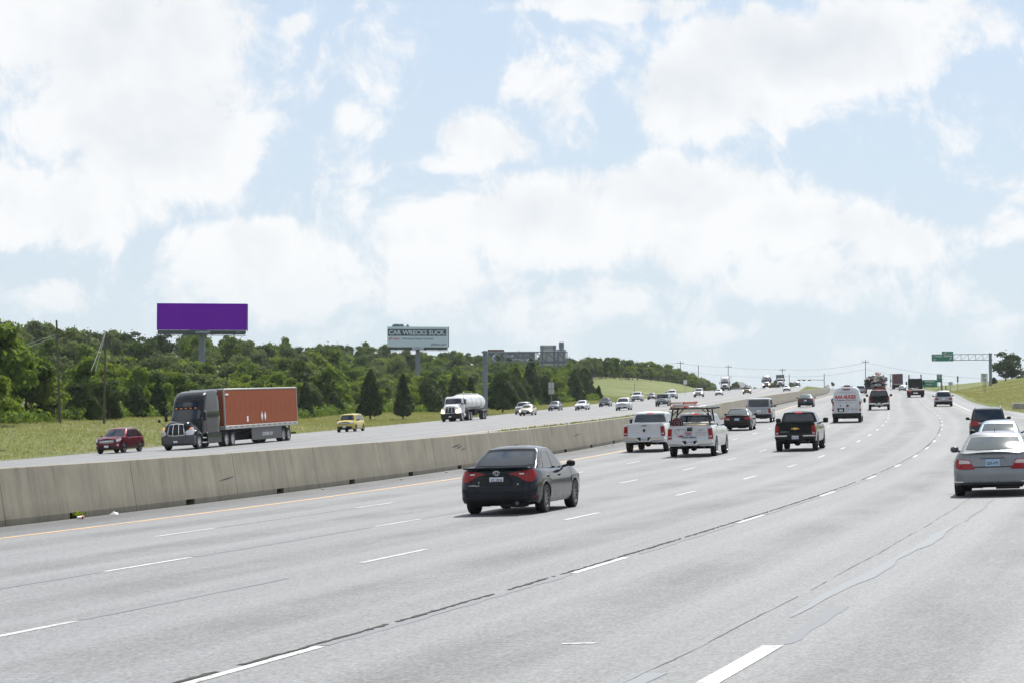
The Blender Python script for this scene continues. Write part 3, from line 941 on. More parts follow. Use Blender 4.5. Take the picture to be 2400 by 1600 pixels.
def undergrowth(name, places, label):
    rng = np.random.default_rng(77); Pp = []; Dd = []
    for (s_, t_, k) in places:
        c = left_ground(s_, t_); n = int(170*k*k if k < 1.3 else 90*k*k)
        d = rng.normal(size=(n, 3)); d /= np.linalg.norm(d, axis=1, keepdims=True); d[:, 2] = abs(d[:, 2])
        Pp.append(np.array(c)+d*np.array([1.5*k, 1.5*k, 1.25*k])*rng.uniform(.7, 1.1, (n, 1))); Dd.append(d)
    me_ = leaf_mesh(name, np.concatenate(Pp), np.concatenate(Dd), .20, rng, LEAF_A)
    o = bpy.data.objects.new(name, me_); COL.objects.link(o)
    return tag(o, label, 'undergrowth', kind='stuff')


pl = []
s_ = 150.
while s_ < 640:
    for _ in range(2): pl.append((s_, tfront(s_)+rt.uniform(-4, 1.5), rt.uniform(.6, 1.25)))
    s_ += rt.uniform(1.6, 3.0)
for s_ in np.arange(300, 800, 3.2): pl.append((float(s_), -rt.uniform(120, 205), rt.uniform(1.3, 2.4)))
for s_ in np.arange(225, 545, 1.5): pl.append((float(s_), tfront(s_)+rt.uniform(-3.5, .8), rt.uniform(.8, 1.28)))
undergrowth('undergrowth', pl, 'low leafy undergrowth filling the foot of the wood')

# ------------------------------------------------------------------ signs, billboards, poles
GREEN = mat('green sign sheeting', (.006, .15, .105), .4)
GREEND = mat('dark green steel', (.035, .055, .045), .5)
PURPLE = mat('purple vinyl billboard', (.155, .0, .42), .9, 0, 0, .05)
SLATE = mat('slate vinyl', (.07, .085, .12), .5)
PALE = mat('pale blue white vinyl', (.50, .62, .70), .5)
DBLUE = mat('dark blue vinyl', (.035, .055, .09), .5)
WOOD = mat('weathered pole wood', (.085, .07, .06), .9)
ALU = mat('aluminium sign back', (.36, .38, .37), .5, .2)
SIGNW = mat('white sign sheeting', (.60, .62, .61), .45)
GAL = mat('grey painted steel', (.15, .185, .225), .55, .2)
WIRE = mat('wire', (.10, .10, .11), .6)
WIREL = mat('bright guy wire', (.45, .46, .47), .4, .5)


def frame_at(o, x, y, z, rz=0.):
    o.location = (x, y, z); o.rotation_euler = (0, 0, rz); return o


def billboard(x, y, zg, zb, w, h, label, rz, face, poler=.48, thick=1.1, polex=0.):
    """free standing billboard: zg ground, zb underside of the face; local -Y is the face side"""
    o = empty('billboard', label, 'billboard'); frame_at(o, x, y, zg, rz)
    H0 = zb-zg
    mb = MB().tube((polex, .55, -1), (polex, .55, H0+.3), poler, poler*.94, 20); mb.tube((polex, .55, H0*.55), (polex, .55, H0*.55+.12), poler*1.04, n=20); mb.build('pole', GAL, o)
    MB().bbox(-w/2, w/2, 0, .10, H0, H0+h, .02).build('face_panel', face, o)
    fr = MB()
    for k in range(9):
        a = -w/2+.2+(w-.4)*k/8
        fr.box(a-.06, a+.06, .12, .28, H0-.55, H0+h-.03); fr.tube((a, .3, H0+h*.8), (a, .75, H0-.2), .05, n=5)
    fr.box(-w/2+.06, w/2-.06, .3, .5, H0+.25, H0+.5); fr.box(-w/2+.06, w/2-.06, .3, .5, H0+h-.9, H0+h-.65)
    fr.box(w/2+.004, w/2+.16, .02, thick, H0-.1, H0+h-.05)
    fr.build('frame', GREEND, o)
    MB().bbox(-w/2+.15, w/2-.25, .02, .12, H0-.72, H0-.03, .02).build('apron', GREEND, o)
    cw = MB().box(-w/2-.1, w/2-.1, -.75, .1, H0-.92, H0-.86)
    for k in range(13):
        a = -w/2+(w-.3)*k/12; cw.tube((a, -.72, H0-.9), (a, -.72, H0-.45), .025, n=4); cw.tube((a, .2, H0-.9), (a, -.72, H0-.9), .04, n=4)
    cw.tube((-w/2, -.72, H0-.47), (w/2-.2, -.72, H0-.47), .025, n=4)
    for k in range(4):
        a = -w*.36+w*.24*k; cw.tube((a, -.7, H0-.9), (a, -1.5, H0-.8), .03, n=4); cw.box(a-.2, a+.2, -1.65, -1.4, H0-.86, H0-.74)
    cw.build('catwalk', GREEND, o, 0)
    return o, H0


def sign_text(o, name, txt, size, x, z, material, y=-.012, **k):
    add_text(mb := MB(), txt, size, (x, y, z), (1, 0, 0), (0, 0, 1), **k)
    return mb.build(name, material, o, 0)


X_, Y_ = -50.785, 380.
o, h0 = billboard(X_, Y_, 9.904, 21.903, 14.63, 4.35, 'big plain purple billboard on a single grey pole above the trees', .09, PURPLE, .50)
MB().bbox(-1.15, 1.45, -.01, .02, h0-.62, h0-.12, .01).build('name_plate', DBLUE, o)
sign_text(o, 'lettering', 'OUTFRONT', .44, .15, h0-.37, PALE, -.02, bold=.01, width=2.3)
sign_text(o, 'lettering', '8-7627', .26, 6.0, h0-.37, PALE, .01)
X_, Y_ = -22.314, 550.
o, h0 = billboard(X_, Y_, 17.469, 26.859, 14.45, 4.75, 'pale billboard reading CAR WRECKS SUCK. with dark lettering band', .04, PALE, .55)
MB().box(-7.1, 6.75, -.012, .0, h0+2.55, h0+4.15).build('dark_band', DBLUE, o, 0)
sign_text(o, 'lettering', 'CAR WRECKS SUCK.', 1.45, -.15, h0+3.35, PALE, -.03, bold=.035, width=13.4)
sign_text(o, 'lettering', 'Jill Herz', .75, -5.6, h0+1.85, RED, -.02, bold=.02, width=2.6, italic=.25)
sign_text(o, 'lettering', '| Personal Injury Lawyer', .66, -.05, h0+1.85, DBLUE, -.02, bold=.012, width=7.6)
sign_text(o, 'lettering', 'JillHerz.com', .66, 4.9, h0+.52, DBLUE, -.02, bold=.012, width=3.6, italic=.2)
tp = MB()
for (cx, r) in ((-5.4, .75), (-4.8, .62), (-3.9, .7)):
    tp.poly([(cx+r*math.cos(a), h0+4.75+.62*math.sin(a)) for a in [PI*i/10 for i in range(11)]], (.02, .12), 'y')
tp.poly([(-2.95, h0+4.75), (-2.0, h0+4.75), (-2.4, h0+5.35)], (.02, .12), 'y')
tp.build('cutout_topper', mat('blue cutout', (.12, .22, .30), .5), o)
MB().bbox(-1.3, 1.4, -.01, .02, h0-.6, h0-.1, .01).build('name_plate', PALE, o)
sign_text(o, 'lettering', 'OUTFRONT', .4, .05, h0-.35, DBLUE, -.02, width=2.2)
X_, Y_ = -0.267, 726.
o, h0 = billboard(X_, Y_, 24.412, 29.476, 14.6, 3.75, 'dark slate billboard with a pale ring emblem and FAIRBANKS lettering', .03, SLATE, .6)
em = MB()
for i in range(28):
    a, b_ = 2*PI*i/28, 2*PI*(i+1)/28
    em.add([(-4.4+1.5*r*math.cos(q), -.02, h0+1.95+1.25*r*math.sin(q)) for q, r in ((a, 1), (b_, 1), (b_, .8), (a, .8))], [(0, 1, 2, 3)])
em.add([(-5.7, -.025, h0+2.6), (-5.4, -.025, h0+2.85), (-3.0, -.025, h0+.7), (-3.3, -.025, h0+.5)], [(0, 1, 2, 3)])
em.add([(-3.4, -.022, h0+3.0), (-3.1, -.022, h0+2.8), (-4.4, -.022, h0+.6), (-4.7, -.022, h0+.7)], [(0, 1, 2, 3)])
em.build('ring_emblem', PALE, o, 0)
sign_text(o, 'lettering', 'Creek', 1.2, -.7, h0+2.6, PALE, -.02, bold=.01, width=3.4, italic=.2)
sign_text(o, 'lettering', 'at the', .9, 3.9, h0+2.8, TAN, -.02, width=3.4, italic=.2)
sign_text(o, 'lettering', 'FAIRBANKS', 1.35, 2.2, h0+1.25, PALE, -.02, bold=.03, width=8.6)
MB().poly([(-7.3, h0+3.75), (-2.0, h0+3.75), (-2.3, h0+4.5), (-7.3, h0+4.5)], (.02, .12), 'y').build('cutout_topper', mat('dull red cutout', (.10, .045, .055), .5), o)


def gantry(x, y, zg, H, arm, depth, rz, label, pr=.36):
    """cantilever sign gantry; local +X is the way the arm reaches, traffic-side faces local -Y"""
    o = empty('sign_gantry', label, 'sign gantry'); frame_at(o, x, y, zg, rz)
    MB().tube((0, 0, -.6), (0, 0, H), pr, pr*.92, 20).lathe([(0, H+.06), (pr, H+.03), (pr, H-.04)], 'z', (0, 0, 0), 20).lathe([(pr*1.5, 0), (pr*1.5, .12), (pr, .14)], 'z', (0, 0, 0), 20).build('pole', GAL, o)
    tr = MB(); zt, zb = H-.18, H-.18-depth
    for yy in (-.42, .42):
        for z in (zt, zb): tr.tube((0, yy, z), (arm, yy, z), .06, n=6)
        n = int(arm/1.45)
        for k in range(n):
            a, b_ = arm*k/n, arm*(k+1)/n
            tr.tube((a, yy, zt), (b_, yy, zb), .04, n=5) if k % 1 == 0 else None
            tr.tube((b_, yy, zb), (b_, yy, zt), .04, n=5)
    for k in range(9):
        a = arm*k/8
        for z in (zt, zb): tr.tube((a, -.42, z), (a, .42, z), .035, n=4)
    tr.box(-pr-.05, pr+.05, -.5, .5, zb-.12, zb+.1); tr.box(-pr-.05, pr+.05, -.5, .5, zt-.1, zt+.1)
    tr.build('truss_arm', GAL, o, 0)
    return o, zt, zb


# far carriageway gantry: we look at the backs of its signs
gx, gy = -3.759, 325.
o, zt, zb = gantry(gx, gy, 7.271, 8.85, 11.6, 1.35, -.19, 'grey cantilever sign gantry seen from behind beside the far carriageway', .36)
for (a, b_, z0, z1) in ((7.7, 10.0, zb-.55, zt+.95), (10.02, 11.35, zb-.5, zt+.35), (10.35, 11.1, zt+.37, zt+1.35)):
    n = max(2, int((b_-a)/.38))
    for k in range(n):
        MB().bbox(a+(b_-a)*k/n, a+(b_-a)*(k+1)/n-.012, .62, .68, z0, z1, .008).build('sign_panel', ALU, o, 0)
    MB().box(a+.22, a+.40, .46, .60, z0-.3, z1-.1).box(b_-.40, b_-.22, .46, .60, z0-.3, z1-.1).box(a, b_, .56, .61, z0+.3, z0+.4).box(a, b_, .56, .61, z1-.4, z1-.3).build('bracket', GAL, o, 0)
# right hand gantry with the green exit sign
gx, gy = 107.107, 520.
o, zt, zb = gantry(gx, gy, 15.863, 24.072-15.863, 12.9, 1.3, PI-.15, 'grey cantilever gantry with green exit sign over the right lane', .36)
# the arm reaches towards local +X (image left), its traffic side is local +Y here
MB().bbox(8.2, 12.85, .52, .60, zb-.25, zt+.02, .02).build('sign_panel', GREEN, o)
MB().bbox(8.2, 10.7, .52, .60, zt+.05, zt+.65, .02).build('exit_tab', GREEN, o)
tx = MB(); add_text(tx, 'Cedar Ridge', .62, (10.5, .62, zt-.42), (-1, 0, 0), (0, 0, 1), bold=.012, width=4.1)
add_text(tx, 'Dr', .6, (12.2, .62, zt-1.13), (-1, 0, 0), (0, 0, 1), bold=.012)
add_text(tx, 'EXIT', .34, (9.9, .62, zt+.34), (-1, 0, 0), (0, 0, 1), bold=.01)
tx.tube((9.1, .63, zb-.02), (8.7, .63, zb+.48), .06, n=4).add([(8.95, .64, zb+.5), (8.55, .64, zb+.62), (8.6, .64, zb+.2)], [(0, 1, 2)])
tx.build('lettering', SIGNW, o, 0)


def post_sign(name, label, x, y, zg, panels, rz=0., posts=(0,), cat='road sign', pm=None):
    """panels: (x0,x1,z0,z1,material,text,size,textmat)"""
    o = empty(name, label, cat); frame_at(o, x, y, zg, rz)
    for p in posts: MB().box(p-.045, p+.045, .0, .09, -.5, max(q[3] for q in panels)-.05).build('post', pm or GAL, o, 0)
    for q in panels:
        MB().bbox(q[0], q[1], -.035, -.004, q[2], q[3], .012).build('sign_panel', q[4], o)
        if q[5]:
            tb_ = MB()
            for (t_, sz, tx_, tz) in q[5]: add_text(tb_, t_, sz, (tx_, -.045, tz), (1, 0, 0), (0, 0, 1), bold=.012)
            tb_.build('lettering', q[6], o, 0)
    return o


zz = 10.612
post_sign('speed_limit_sign', 'white SPEED LIMIT 70 sign on thin posts before the right gantry', 81.289, 400, zz,
          [(-.6, .6, 3.35, 4.93, SIGNW, [('SPEED', .26, 0, 4.7), ('LIMIT', .26, 0, 4.36), ('70', .72, 0, 3.78)], INK)], 0, (-.05, .22))
zz = 14.596
post_sign('mile_marker', 'narrow green marker sign on a post right of the lanes', 95.92, 500, zz, [(-.17, .17, 2.45, 3.75, GREEN, None, None)])
post_sign('small_sign', 'small grey sign facing away near the crest, right of the lanes', 98.134, 520, 15.672, [(-.48, .48, 1.35, 2.02, ALU, None, None)])
post_sign('exit_sign', 'tall green exit gore sign with white arrow beyond the light hatchback', 103.01, 560, 17.03,
          [(-.62, .62, 1.8, 3.75, GREEN, [('EXIT', .36, 0, 3.4), ('402', .36, 0, 2.95)], SIGNW)], 0, (-.3, .3))
post_sign('destination_sign', 'wide green destination sign half hidden behind the black flatbed', 107.724, 600, 17.882,
          [(-2.2, 2.1, .85, 2.75, GREEN, [('Cedar Ridge Dr', .42, 0, 2.3), ('Main St', .42, 0, 1.6)], SIGNW)], 0, (-1.2, 1.2))
post_sign('route_signs', 'two stacked pale signs seen from behind beside the wood edge', 6.502, 385, 9.513-.2,
          [(-.47, -.03, 3.25, 4.25, ALU, None, None), (.03, .47, 3.25, 4.25, ALU, None, None), (-.45, -.03, 2.3, 3.18, ALU, None, None), (.03, .47, 2.3, 3.18, ALU, None, None)])
post_sign('thin_post', 'thin bare post on the grassy mound', 24.763, 470, 13.496, [(-.05, .05, 2.3, 2.5, ALU, None, None)], cat='post')
post_sign('small_sign', 'small pale sign on a post beside the far carriageway', 43.974, 590, 16.643-.3, [(-.45, .45, 2.85, 3.95, SIGNW, None, None)])


def utility_pole(x, y, z0, z1, label, lean=0., arms=1, r=.17, group=None):
    o = empty('utility_pole', label, 'utility pole', group); frame_at(o, x, y, z0)
    H = z1-z0
    MB().tube((0, 0, -1), (lean, 0, H), r, r*.7, 8).build('pole', WOOD, o)
    for k in range(arms):
        MB().box(lean-1.3, lean+1.3, -.08, .06, H-.9-1.1*k, H-.72-1.1*k).tube((lean-1.15, 0, H-.72-1.1*k), (lean-1.15, 0, H-.42-1.1*k), .05, n=5).tube((lean+1.15, 0, H-.72-1.1*k), (lean+1.15, 0, H-.42-1.1*k), .05, n=5).build('crossarm', WOOD, o, 0)
    return o


utility_pole(-42.341, 218, 5.223, 14.347, 'tall leaning wooden pole with wires among the left trees', -.45, 0, .125)
utility_pole(-38.961, 222, 5.281, 13.473, 'wooden pole held by bright guy wires among the left trees', .1, 0, .125)
FP = [(43.453, 900, 37.213, 1), (65.262, 900, 37.213, 1), (72.201, 900, 35.561, 0), (86.559, 930, 36.85, 1), (111.733, 960, 36.563, 1), (116.94, 980, 34.764, 0), (130.88, 860, 36.123, 1), (146.551, 900, 32.256, 0)]
PL = ['thin utility pole leftmost on the wooded skyline', 'utility pole with wide crossarm above the end of the wood', 'short utility pole at the right end of the wood', 'utility pole rising behind the white semi truck',
      'utility pole rising behind the grey semi trailer', 'short thin pole right of the grey box truck', 'tallest utility pole, rising behind the middle lanes at the crest', 'short pole behind the loaded red trailer']
for (fx, fy, fz, fa), lb in zip(FP, PL): utility_pole(fx, fy, 14. if fx > 60 else 24., fz, lb, 0, fa, .17)
WIRES = [([(-54.027, 218, 9.745), (-42.741, 218, 13.027)], WIREL, .025, 'upper wire running down left from the leaning pole'),
 ([(-54.027, 218, 9.145), (-42.701, 218, 12.826)], WIREL, .025, 'lower wire running down left from the leaning pole'),
 ([(-38.827, 221.7, 13.391), (-39.681, 219, 9.66)], WIREL, .035, 'left guy wire of the second pole'),
 ([(-38.827, 221.7, 13.31), (-39.458, 220, 9.695)], WIREL, .03, 'right guy wire of the second pole'),
 ([(43.453, 900, 36.387), (65.262, 900, 36.387), (86.559, 930, 35.996), (111.733, 960, 36.211), (130.88, 860, 35.017), (164.486, 700, 23.61)], WIRE, .045, 'upper power line sagging across the sky above the crest'),
 ([(65.262, 900, 33.743), (86.559, 930, 32.581), (111.733, 960, 33.391), (130.88, 860, 32.649), (164.486, 700, 21.297)], WIRE, .04, 'lower power line sagging across the sky above the crest')]
for pts_, mat_, r_, lb in WIRES:
    mb = MB()
    for a, b_ in zip(pts_, pts_[1:]):
        a, b_ = Vector(a), Vector(b_); q = [a.lerp(b_, i/6)-Vector((0, 0, (a-b_).length*.012*4*(i/6)*(1-i/6))) for i in range(7)]
        mb.path(q, r_, 4)
    tag(mb.build('power_line', mat_, None, 0), lb, 'wire')

# traffic signal mast beyond the crest
x0, y0 = 107.504, 800.; o = empty('traffic_signal_mast', 'traffic signal mast with three hanging signal heads beyond the crest', 'traffic signal'); frame_at(o, x0, y0, 17.)
MB().tube((0, 0, 0), (0, 0, 29.044-17), .16, .12, 8).build('pole', GAL, o)
za = 26.841-17
MB().tube((0, 0, za), (-8.6, 0, za+.15), .13, .07, 8).build('mast_arm', GAL, o)
for xx in (-8.7, -7.0, -5.1):
    s_ = MB().bbox(xx-.5, xx+.5, -.25, .05, za-.28, za+.16, .04).build('signal_head', mat('signal yellow', (.12, .09, .02), .5), o)
    MB().tube((xx, -.3, za-.06), (xx, -.25, za-.06), .13, n=8).build('lens', REDL, s_)

# brick house beyond the mound
hx, hy, hz = 113.58, 1150., 31.577
o = empty('brick_house', 'brick house with grey hipped roof beyond the grassy mound', 'house'); frame_at(o, hx, hy, hz-3)
bm_, bn_, bb_ = matn('reddish brick')
bt = bn_.add('ShaderNodeTexBrick'); bt.inputs['Scale'].default_value = 2.2; bt.inputs['Color1'].default_value = (.22, .09, .06, 1); bt.inputs['Color2'].default_value = (.17, .07, .05, 1); bt.inputs['Mortar'].default_value = (.3, .27, .24, 1)
bn_.put(bt.inputs['Vector'], bn_.mapping(bn_.add('ShaderNodeTexCoord').outputs['Object'], (1, 1, 1))); bn_.l.new(bt.outputs[0], bb_.inputs['Base Color'])
MB().box(-6, 4.5, 0, 9, 0, 5.4).build('wall', bm_, o, 0)
MB().add([(-6.6, -.6, 5.4), (5.1, -.6, 5.4), (5.1, 9.6, 5.4), (-6.6, 9.6, 5.4), (-3.0, 4.5, 8.2), (1.0, 4.5, 8.2)], [(0, 1, 5, 4), (1, 2, 5), (2, 3, 4, 5), (3, 0, 4), (3, 2, 1, 0)]).build('roof', mat('grey shingles', (.10, .11, .13), .8), o, 0)
for xx in (-4, -1, 2):
    w_ = MB().box(xx-.6, xx+.6, -.03, .02, 3.3, 4.7).build('window', GLASS, o, 0)
    MB().box(xx-.68, xx+.68, -.06, -.031, 4.7, 4.82).build('frame', WHITEP, w_, 0)

# trees placed singly
for (px, Y0, zt_, kind, k, lb, wh) in [(119.047, 560, 17.75, 'juniper', 1.32, 'dark rounded tree on the right embankment beside the gantry', 1),
    (113.057, 545, 17.129, 'cedar', 0.55, 'small dark shrub left of the dark rounded tree on the embankment', 2),
    (-45.461, 205, 4.768, 'leafy', 1.2, 'tall leafy tree at the left edge of the photo', 0),
    (-47.214, 226, 5.174, 'leafy', 1.15, 'tall broad leafy tree near the left edge', 2),
    (-36.651, 165, 3.414, 'bright', 0.62, 'bright feathery shrub at the far left by the road', 1),
    (-43.442, 232, 5.343, 'juniper', 0.58, 'wide dark juniper bush at the foot of the left slope', 0),
    (-40.942, 236, 5.444, 'juniper', 0.62, 'second dark juniper bush at the foot of the left slope', 1),
    (-45.749, 228, 5.286, 'cedar', 0.75, 'small pointed cedar left of the dark juniper bushes', 1),
    (-18.284, 300, 6.757, 'cedar', 1.1, 'pointed cedar between the yellow car and the tanker', 0),
    (-14.278, 305, 6.836, 'cedar', 1.05, 'pointed cedar left of the tanker cab', 1),
    (-1.393, 345, 8.418, 'cedar', 1.25, 'broad cedar right of the far gantry pole', 2),
    (103.494, 1080, 29.976, 'leafy', 0.7, 'leafy tree left of the brick house', 1),
    (113.084, 1000, 27.906, 'leafy', 0.75, 'tree rising behind the grey semi trailer', 2),
    (118.379, 980, 27.928, 'oak', 0.55, 'tree behind the grey box truck', 0),
    (115.104, 1100, 29.888, 'oak', 0.42, 'low tree on the skyline right of the house', 1),
    (118.133, 1100, 29.888, 'leafy', 0.36, 'smallest low tree on the skyline right of the house', 0),
    (115.963, 840, 25.46, 'leafy', 0.28, 'small tree top showing over the far end of the wall', 2)]:
    plant_tree(kind, (px, Y0, zt_), k, lb, False, wh)

# small things on the shoulder and verge
p = own(50.0, -2.35); o = empty('paper_cup', 'red and white paper cup lying by the foot of the wall', 'litter'); frame_at(o, *p, .7); o.scale = (.65, .65, .65)
MB().tube((-.14, 0, .06), (.10, 0, .07), .05, .07, 10).build('cup', WHITEP, o); MB().tube((.02, 0, .067), (.09, 0, .07), .0655, .0715, 10, False).build('band', RED, o)
p = own(52.0, -2.4); tag(MB().add([(-.1, -.05, .01), (.1, -.06, .02), (.12, .06, .05), (-.04, .07, .03), (0, 0, .09)], [(0, 1, 4), (1, 2, 4), (2, 3, 4), (3, 0, 4), (3, 2, 1, 0)]).build('crumpled_paper', WHITEP, None, 0), 'crumpled white paper on the shoulder by the wall', 'litter').location = p
p = own(50.6, -2.70)
rg = np.random.default_rng(4); q = rg.normal(size=(60, 3))*[.12, .04, .0]+np.array([0, 0, .05]); q[:, 2] += abs(rg.normal(size=60))*.035
o = bpy.data.objects.new('weed_clump', leaf_mesh('weed_clump', q, rg.normal(size=(60, 3)), .045, rg, LEAF_B)); COL.objects.link(o); o.location = p; o.rotation_euler = (0, 0, PI/2-.25)
tag(o, 'green weeds growing in the leftmost drain slot of the wall', 'weeds')
p = own(133., -2.2); tag(MB().lathe([(.0, 0), (.16, .0), (.2, .08), (.12, .16), (0, .17)], 'z', (0, 0, 0), 9).build('debris', DARK), 'dark lump of debris on the shoulder behind the dark sedan', 'litter').location = own(236., -1.6)
o = MB().bbox(-1.0, 1.0, -.5, .5, -.3, .28, .05).build('concrete_headwall', CONC2); o.location = (47.363, 215., 6.284); tag(o, 'pale concrete headwall in the grass at the right edge', 'headwall')
for q, t_ in ((68, -2.3), (75.6, -1.9), (83, -2.2), (93, -2.4), (118.6, -2.3), (119.6, -2.1)):
    tag(MB().lathe([(0, 0), (.045, .0), (.06, .03), (0, .05)], 'z', (0, 0, 0), 7).build('stone', CONC2), 'small pale stone on the shoulder by the wall', 'stone', 'small stones on the shoulder').location = own(q, t_)

# ------------------------------------------------------------------ vehicles
class Surf:
    """rounded plan outline, warped with height; U runs from the middle of the rear round the left side to the nose"""
    def __init__(s, L, w0, r1, r2, W, XR, XF, bow1=.0, bow2=.0, taper=0., scale=False):
        s.L, s.w0, s.r1, s.r2, s.W, s.XR, s.XF = L, w0, r1, r2, W, XR, XF
        s.b1, s.b2, s.tp, s.sc = bow1, bow2, taper, scale
        s.half = 2*w0+L
    def nom(s, U):
        U = abs(U); L, w, r1, r2 = s.L, s.w0, s.r1, s.r2
        if U <= w-r1: return -L/2, U
        if U <= w+r1:
            a = (U-w+r1)/(2*r1)*PI/2; return -L/2+r1-r1*math.cos(a), w-r1+r1*math.sin(a)
        if U <= w+L-r2: return -L/2+(U-w), w
        if U <= w+L+r2:
            a = (U-w-L+r2)/(2*r2)*PI/2; return L/2-r2+r2*math.sin(a), w-r2+r2*math.cos(a)
        return L/2, s.half-U
    def warp(s, x, y, z):
        xr, xf, W = s.XR(z), s.XF(z), s.W(z)
        if s.sc: X = xr+(x+s.L/2)/s.L*(xf-xr)
        else: X = x+(xr+s.L/2)*max(0, 1-(x+s.L/2)/.55)+(xf-s.L/2)*max(0, 1-(s.L/2-x)/.55)
        q = abs(x)/(s.L/2); f = 1-s.tp*max(0, (q-.5)/.5)**2
        Y = y*W/s.w0*f
        X += s.b1*(y/s.w0)**2*max(0, 1-(x+s.L/2)/.8)-s.b2*(y/s.w0)**2*max(0, 1-(s.L/2-x)/.9)
        return X, Y
    def P(s, U, z, off=0.):
        sg = 1 if U >= 0 else -1
        x, y = s.nom(U); X, Y = s.warp(x, y, z)
        p = Vector((X, Y*sg, z))
        if off:
            e = .01
            a = Vector(s.P(abs(U)+e, z))-Vector(s.P(max(abs(U)-e, 0), z)); b = Vector(s.P(abs(U), z+e))-Vector(s.P(abs(U), z-e))
            n = b.cross(a); n.normalize(); n.y *= sg
            c = Vector((X, Y*sg, 0)); 
            if abs(U) < 1e-6: n.y = 0
            if n.x*(x)+n.y*sg*y*1.0 < 0: n = -n
            p = p+n*off
        return p
    def patch(s, mb, keys, off=.008, dx=.06, nz=3, inset=.02):
        """keys: (U, z_lo, z_hi) ..."""
        us = []; 
        for (a, l0, h0), (b, l1, h1) in zip(keys, keys[1:]):
            n = max(1, int(abs(b-a)/dx))
            for i in range(n): f = i/n; us.append((a+(b-a)*f, l0+(l1-l0)*f, h0+(h1-h0)*f))
        us.append(keys[-1])
        G = []
        for (u, lo, hi) in us:
            G.append([s.P(u, lo, -inset)]+[s.P(u, lo+(hi-lo)*j/nz, off) for j in range(nz+1)]+[s.P(u, hi, -inset)])
        G = [[s.P(us[0][0], us[0][1]+(us[0][2]-us[0][1])*min(max(j-1, 0), nz)/nz, -inset) for j in range(nz+3)]]+G
        G += [[s.P(us[-1][0], us[-1][1]+(us[-1][2]-us[-1][1])*min(max(j-1, 0), nz)/nz, -inset) for j in range(nz+3)]]
        mb.grid(G); return mb
    def both(s, mb, keys, **k):
        s.patch(mb, keys, **k); s.patch(mb, [(-u, a, b) for u, a, b in keys], **k); return mb


def lerpk(keys):
    xs, ys = [k[0] for k in keys], [k[1] for k in keys]
    return lambda v: float(np.interp(v, xs, ys))


_wm = {}


def wheel(parent, x, y, r, w, rimmat=None, spokes=5, near=False, tn=None):
    key = (r, w, rimmat.name, spokes, near)
    if key not in _wm:
        n = 32 if near else 18
        t = MB().lathe([(r*.64, -w/2), (r*.93, -w/2), (r*.99, -w*.36), (r, -w*.15), (r, w*.15), (r*.99, w*.36), (r*.93, w/2), (r*.64, w/2), (r*.60, w*.3), (r*.6, -w*.3), (r*.64, -w/2)], 'y', (0, 0, 0), n).mesh('wheel', RUBBER)
        m = MB(); m.cur = 0
        m.lathe([(r*.645, w*.5), (r*.60, w*.47), (r*.585, w*.25), (r*.58, -.0)], 'y', (0, 0, 0), n)
        m.lathe([(0, w*.42), (r*.12, w*.42), (r*.14, w*.34)], 'y', (0, 0, 0), 10)
        for k in range(spokes):
            a = 2*PI*k/spokes; d = Vector((math.cos(a), 0, math.sin(a))); e = Vector((-math.sin(a), 0, math.cos(a)))
            hw = r*.62*math.sin(PI/spokes)*.42
            m.add([d*r*.08-e*hw*.8+Vector((0, w*.40, 0)), d*r*.08+e*hw*.8+Vector((0, w*.40, 0)), d*r*.61+e*hw+Vector((0, w*.44, 0)), d*r*.61-e*hw+Vector((0, w*.44, 0)),
                   d*r*.1-e*hw*.8+Vector((0, w*.28, 0)), d*r*.1+e*hw*.8+Vector((0, w*.28, 0)), d*r*.61+e*hw+Vector((0, w*.3, 0)), d*r*.61-e*hw+Vector((0, w*.3, 0))],
                  [(0, 1, 2, 3), (0, 3, 7, 4), (1, 5, 6, 2)])
        m.cur = 1
        m.lathe([(0, w*.14), (r*.59, w*.12)], 'y', (0, 0, 0), n)
        _wm[key] = (t, m.mesh('rim', [rimmat, DARK]))
    t, m = _wm[key]
    o = bpy.data.objects.new('wheel', t); COL.objects.link(o); o.parent = parent; o.location = (x, y, r)
    c = bpy.data.objects.new('rim', m); COL.objects.link(c); c.parent = o
    if y < 0: o.rotation_euler = (0, 0, PI)
    return o


def seat_on(o, fn, s_, t_, along, axle, yaw=0.):
    """stand a vehicle on its carriageway; (s_,t_) is where the given axle touches; along=+1 our way, -1 oncoming"""
    a, b, c = (Vector(fn(s_+d, t_+e)) for d, e in ((0, 0), (1., 0), (0, 1.)))
    f = (b-a).normalized()*along; r_ = (c-a).normalized()*along; up = r_.cross(f).normalized()
    f = Matrix.Rotation(yaw, 3, up) @ f
    l = up.cross(f).normalized(); f = l.cross(up)
    M = Matrix((f, l, up)).transposed().to_4x4()
    o.matrix_world = Matrix.Translation(a-f*axle) @ M


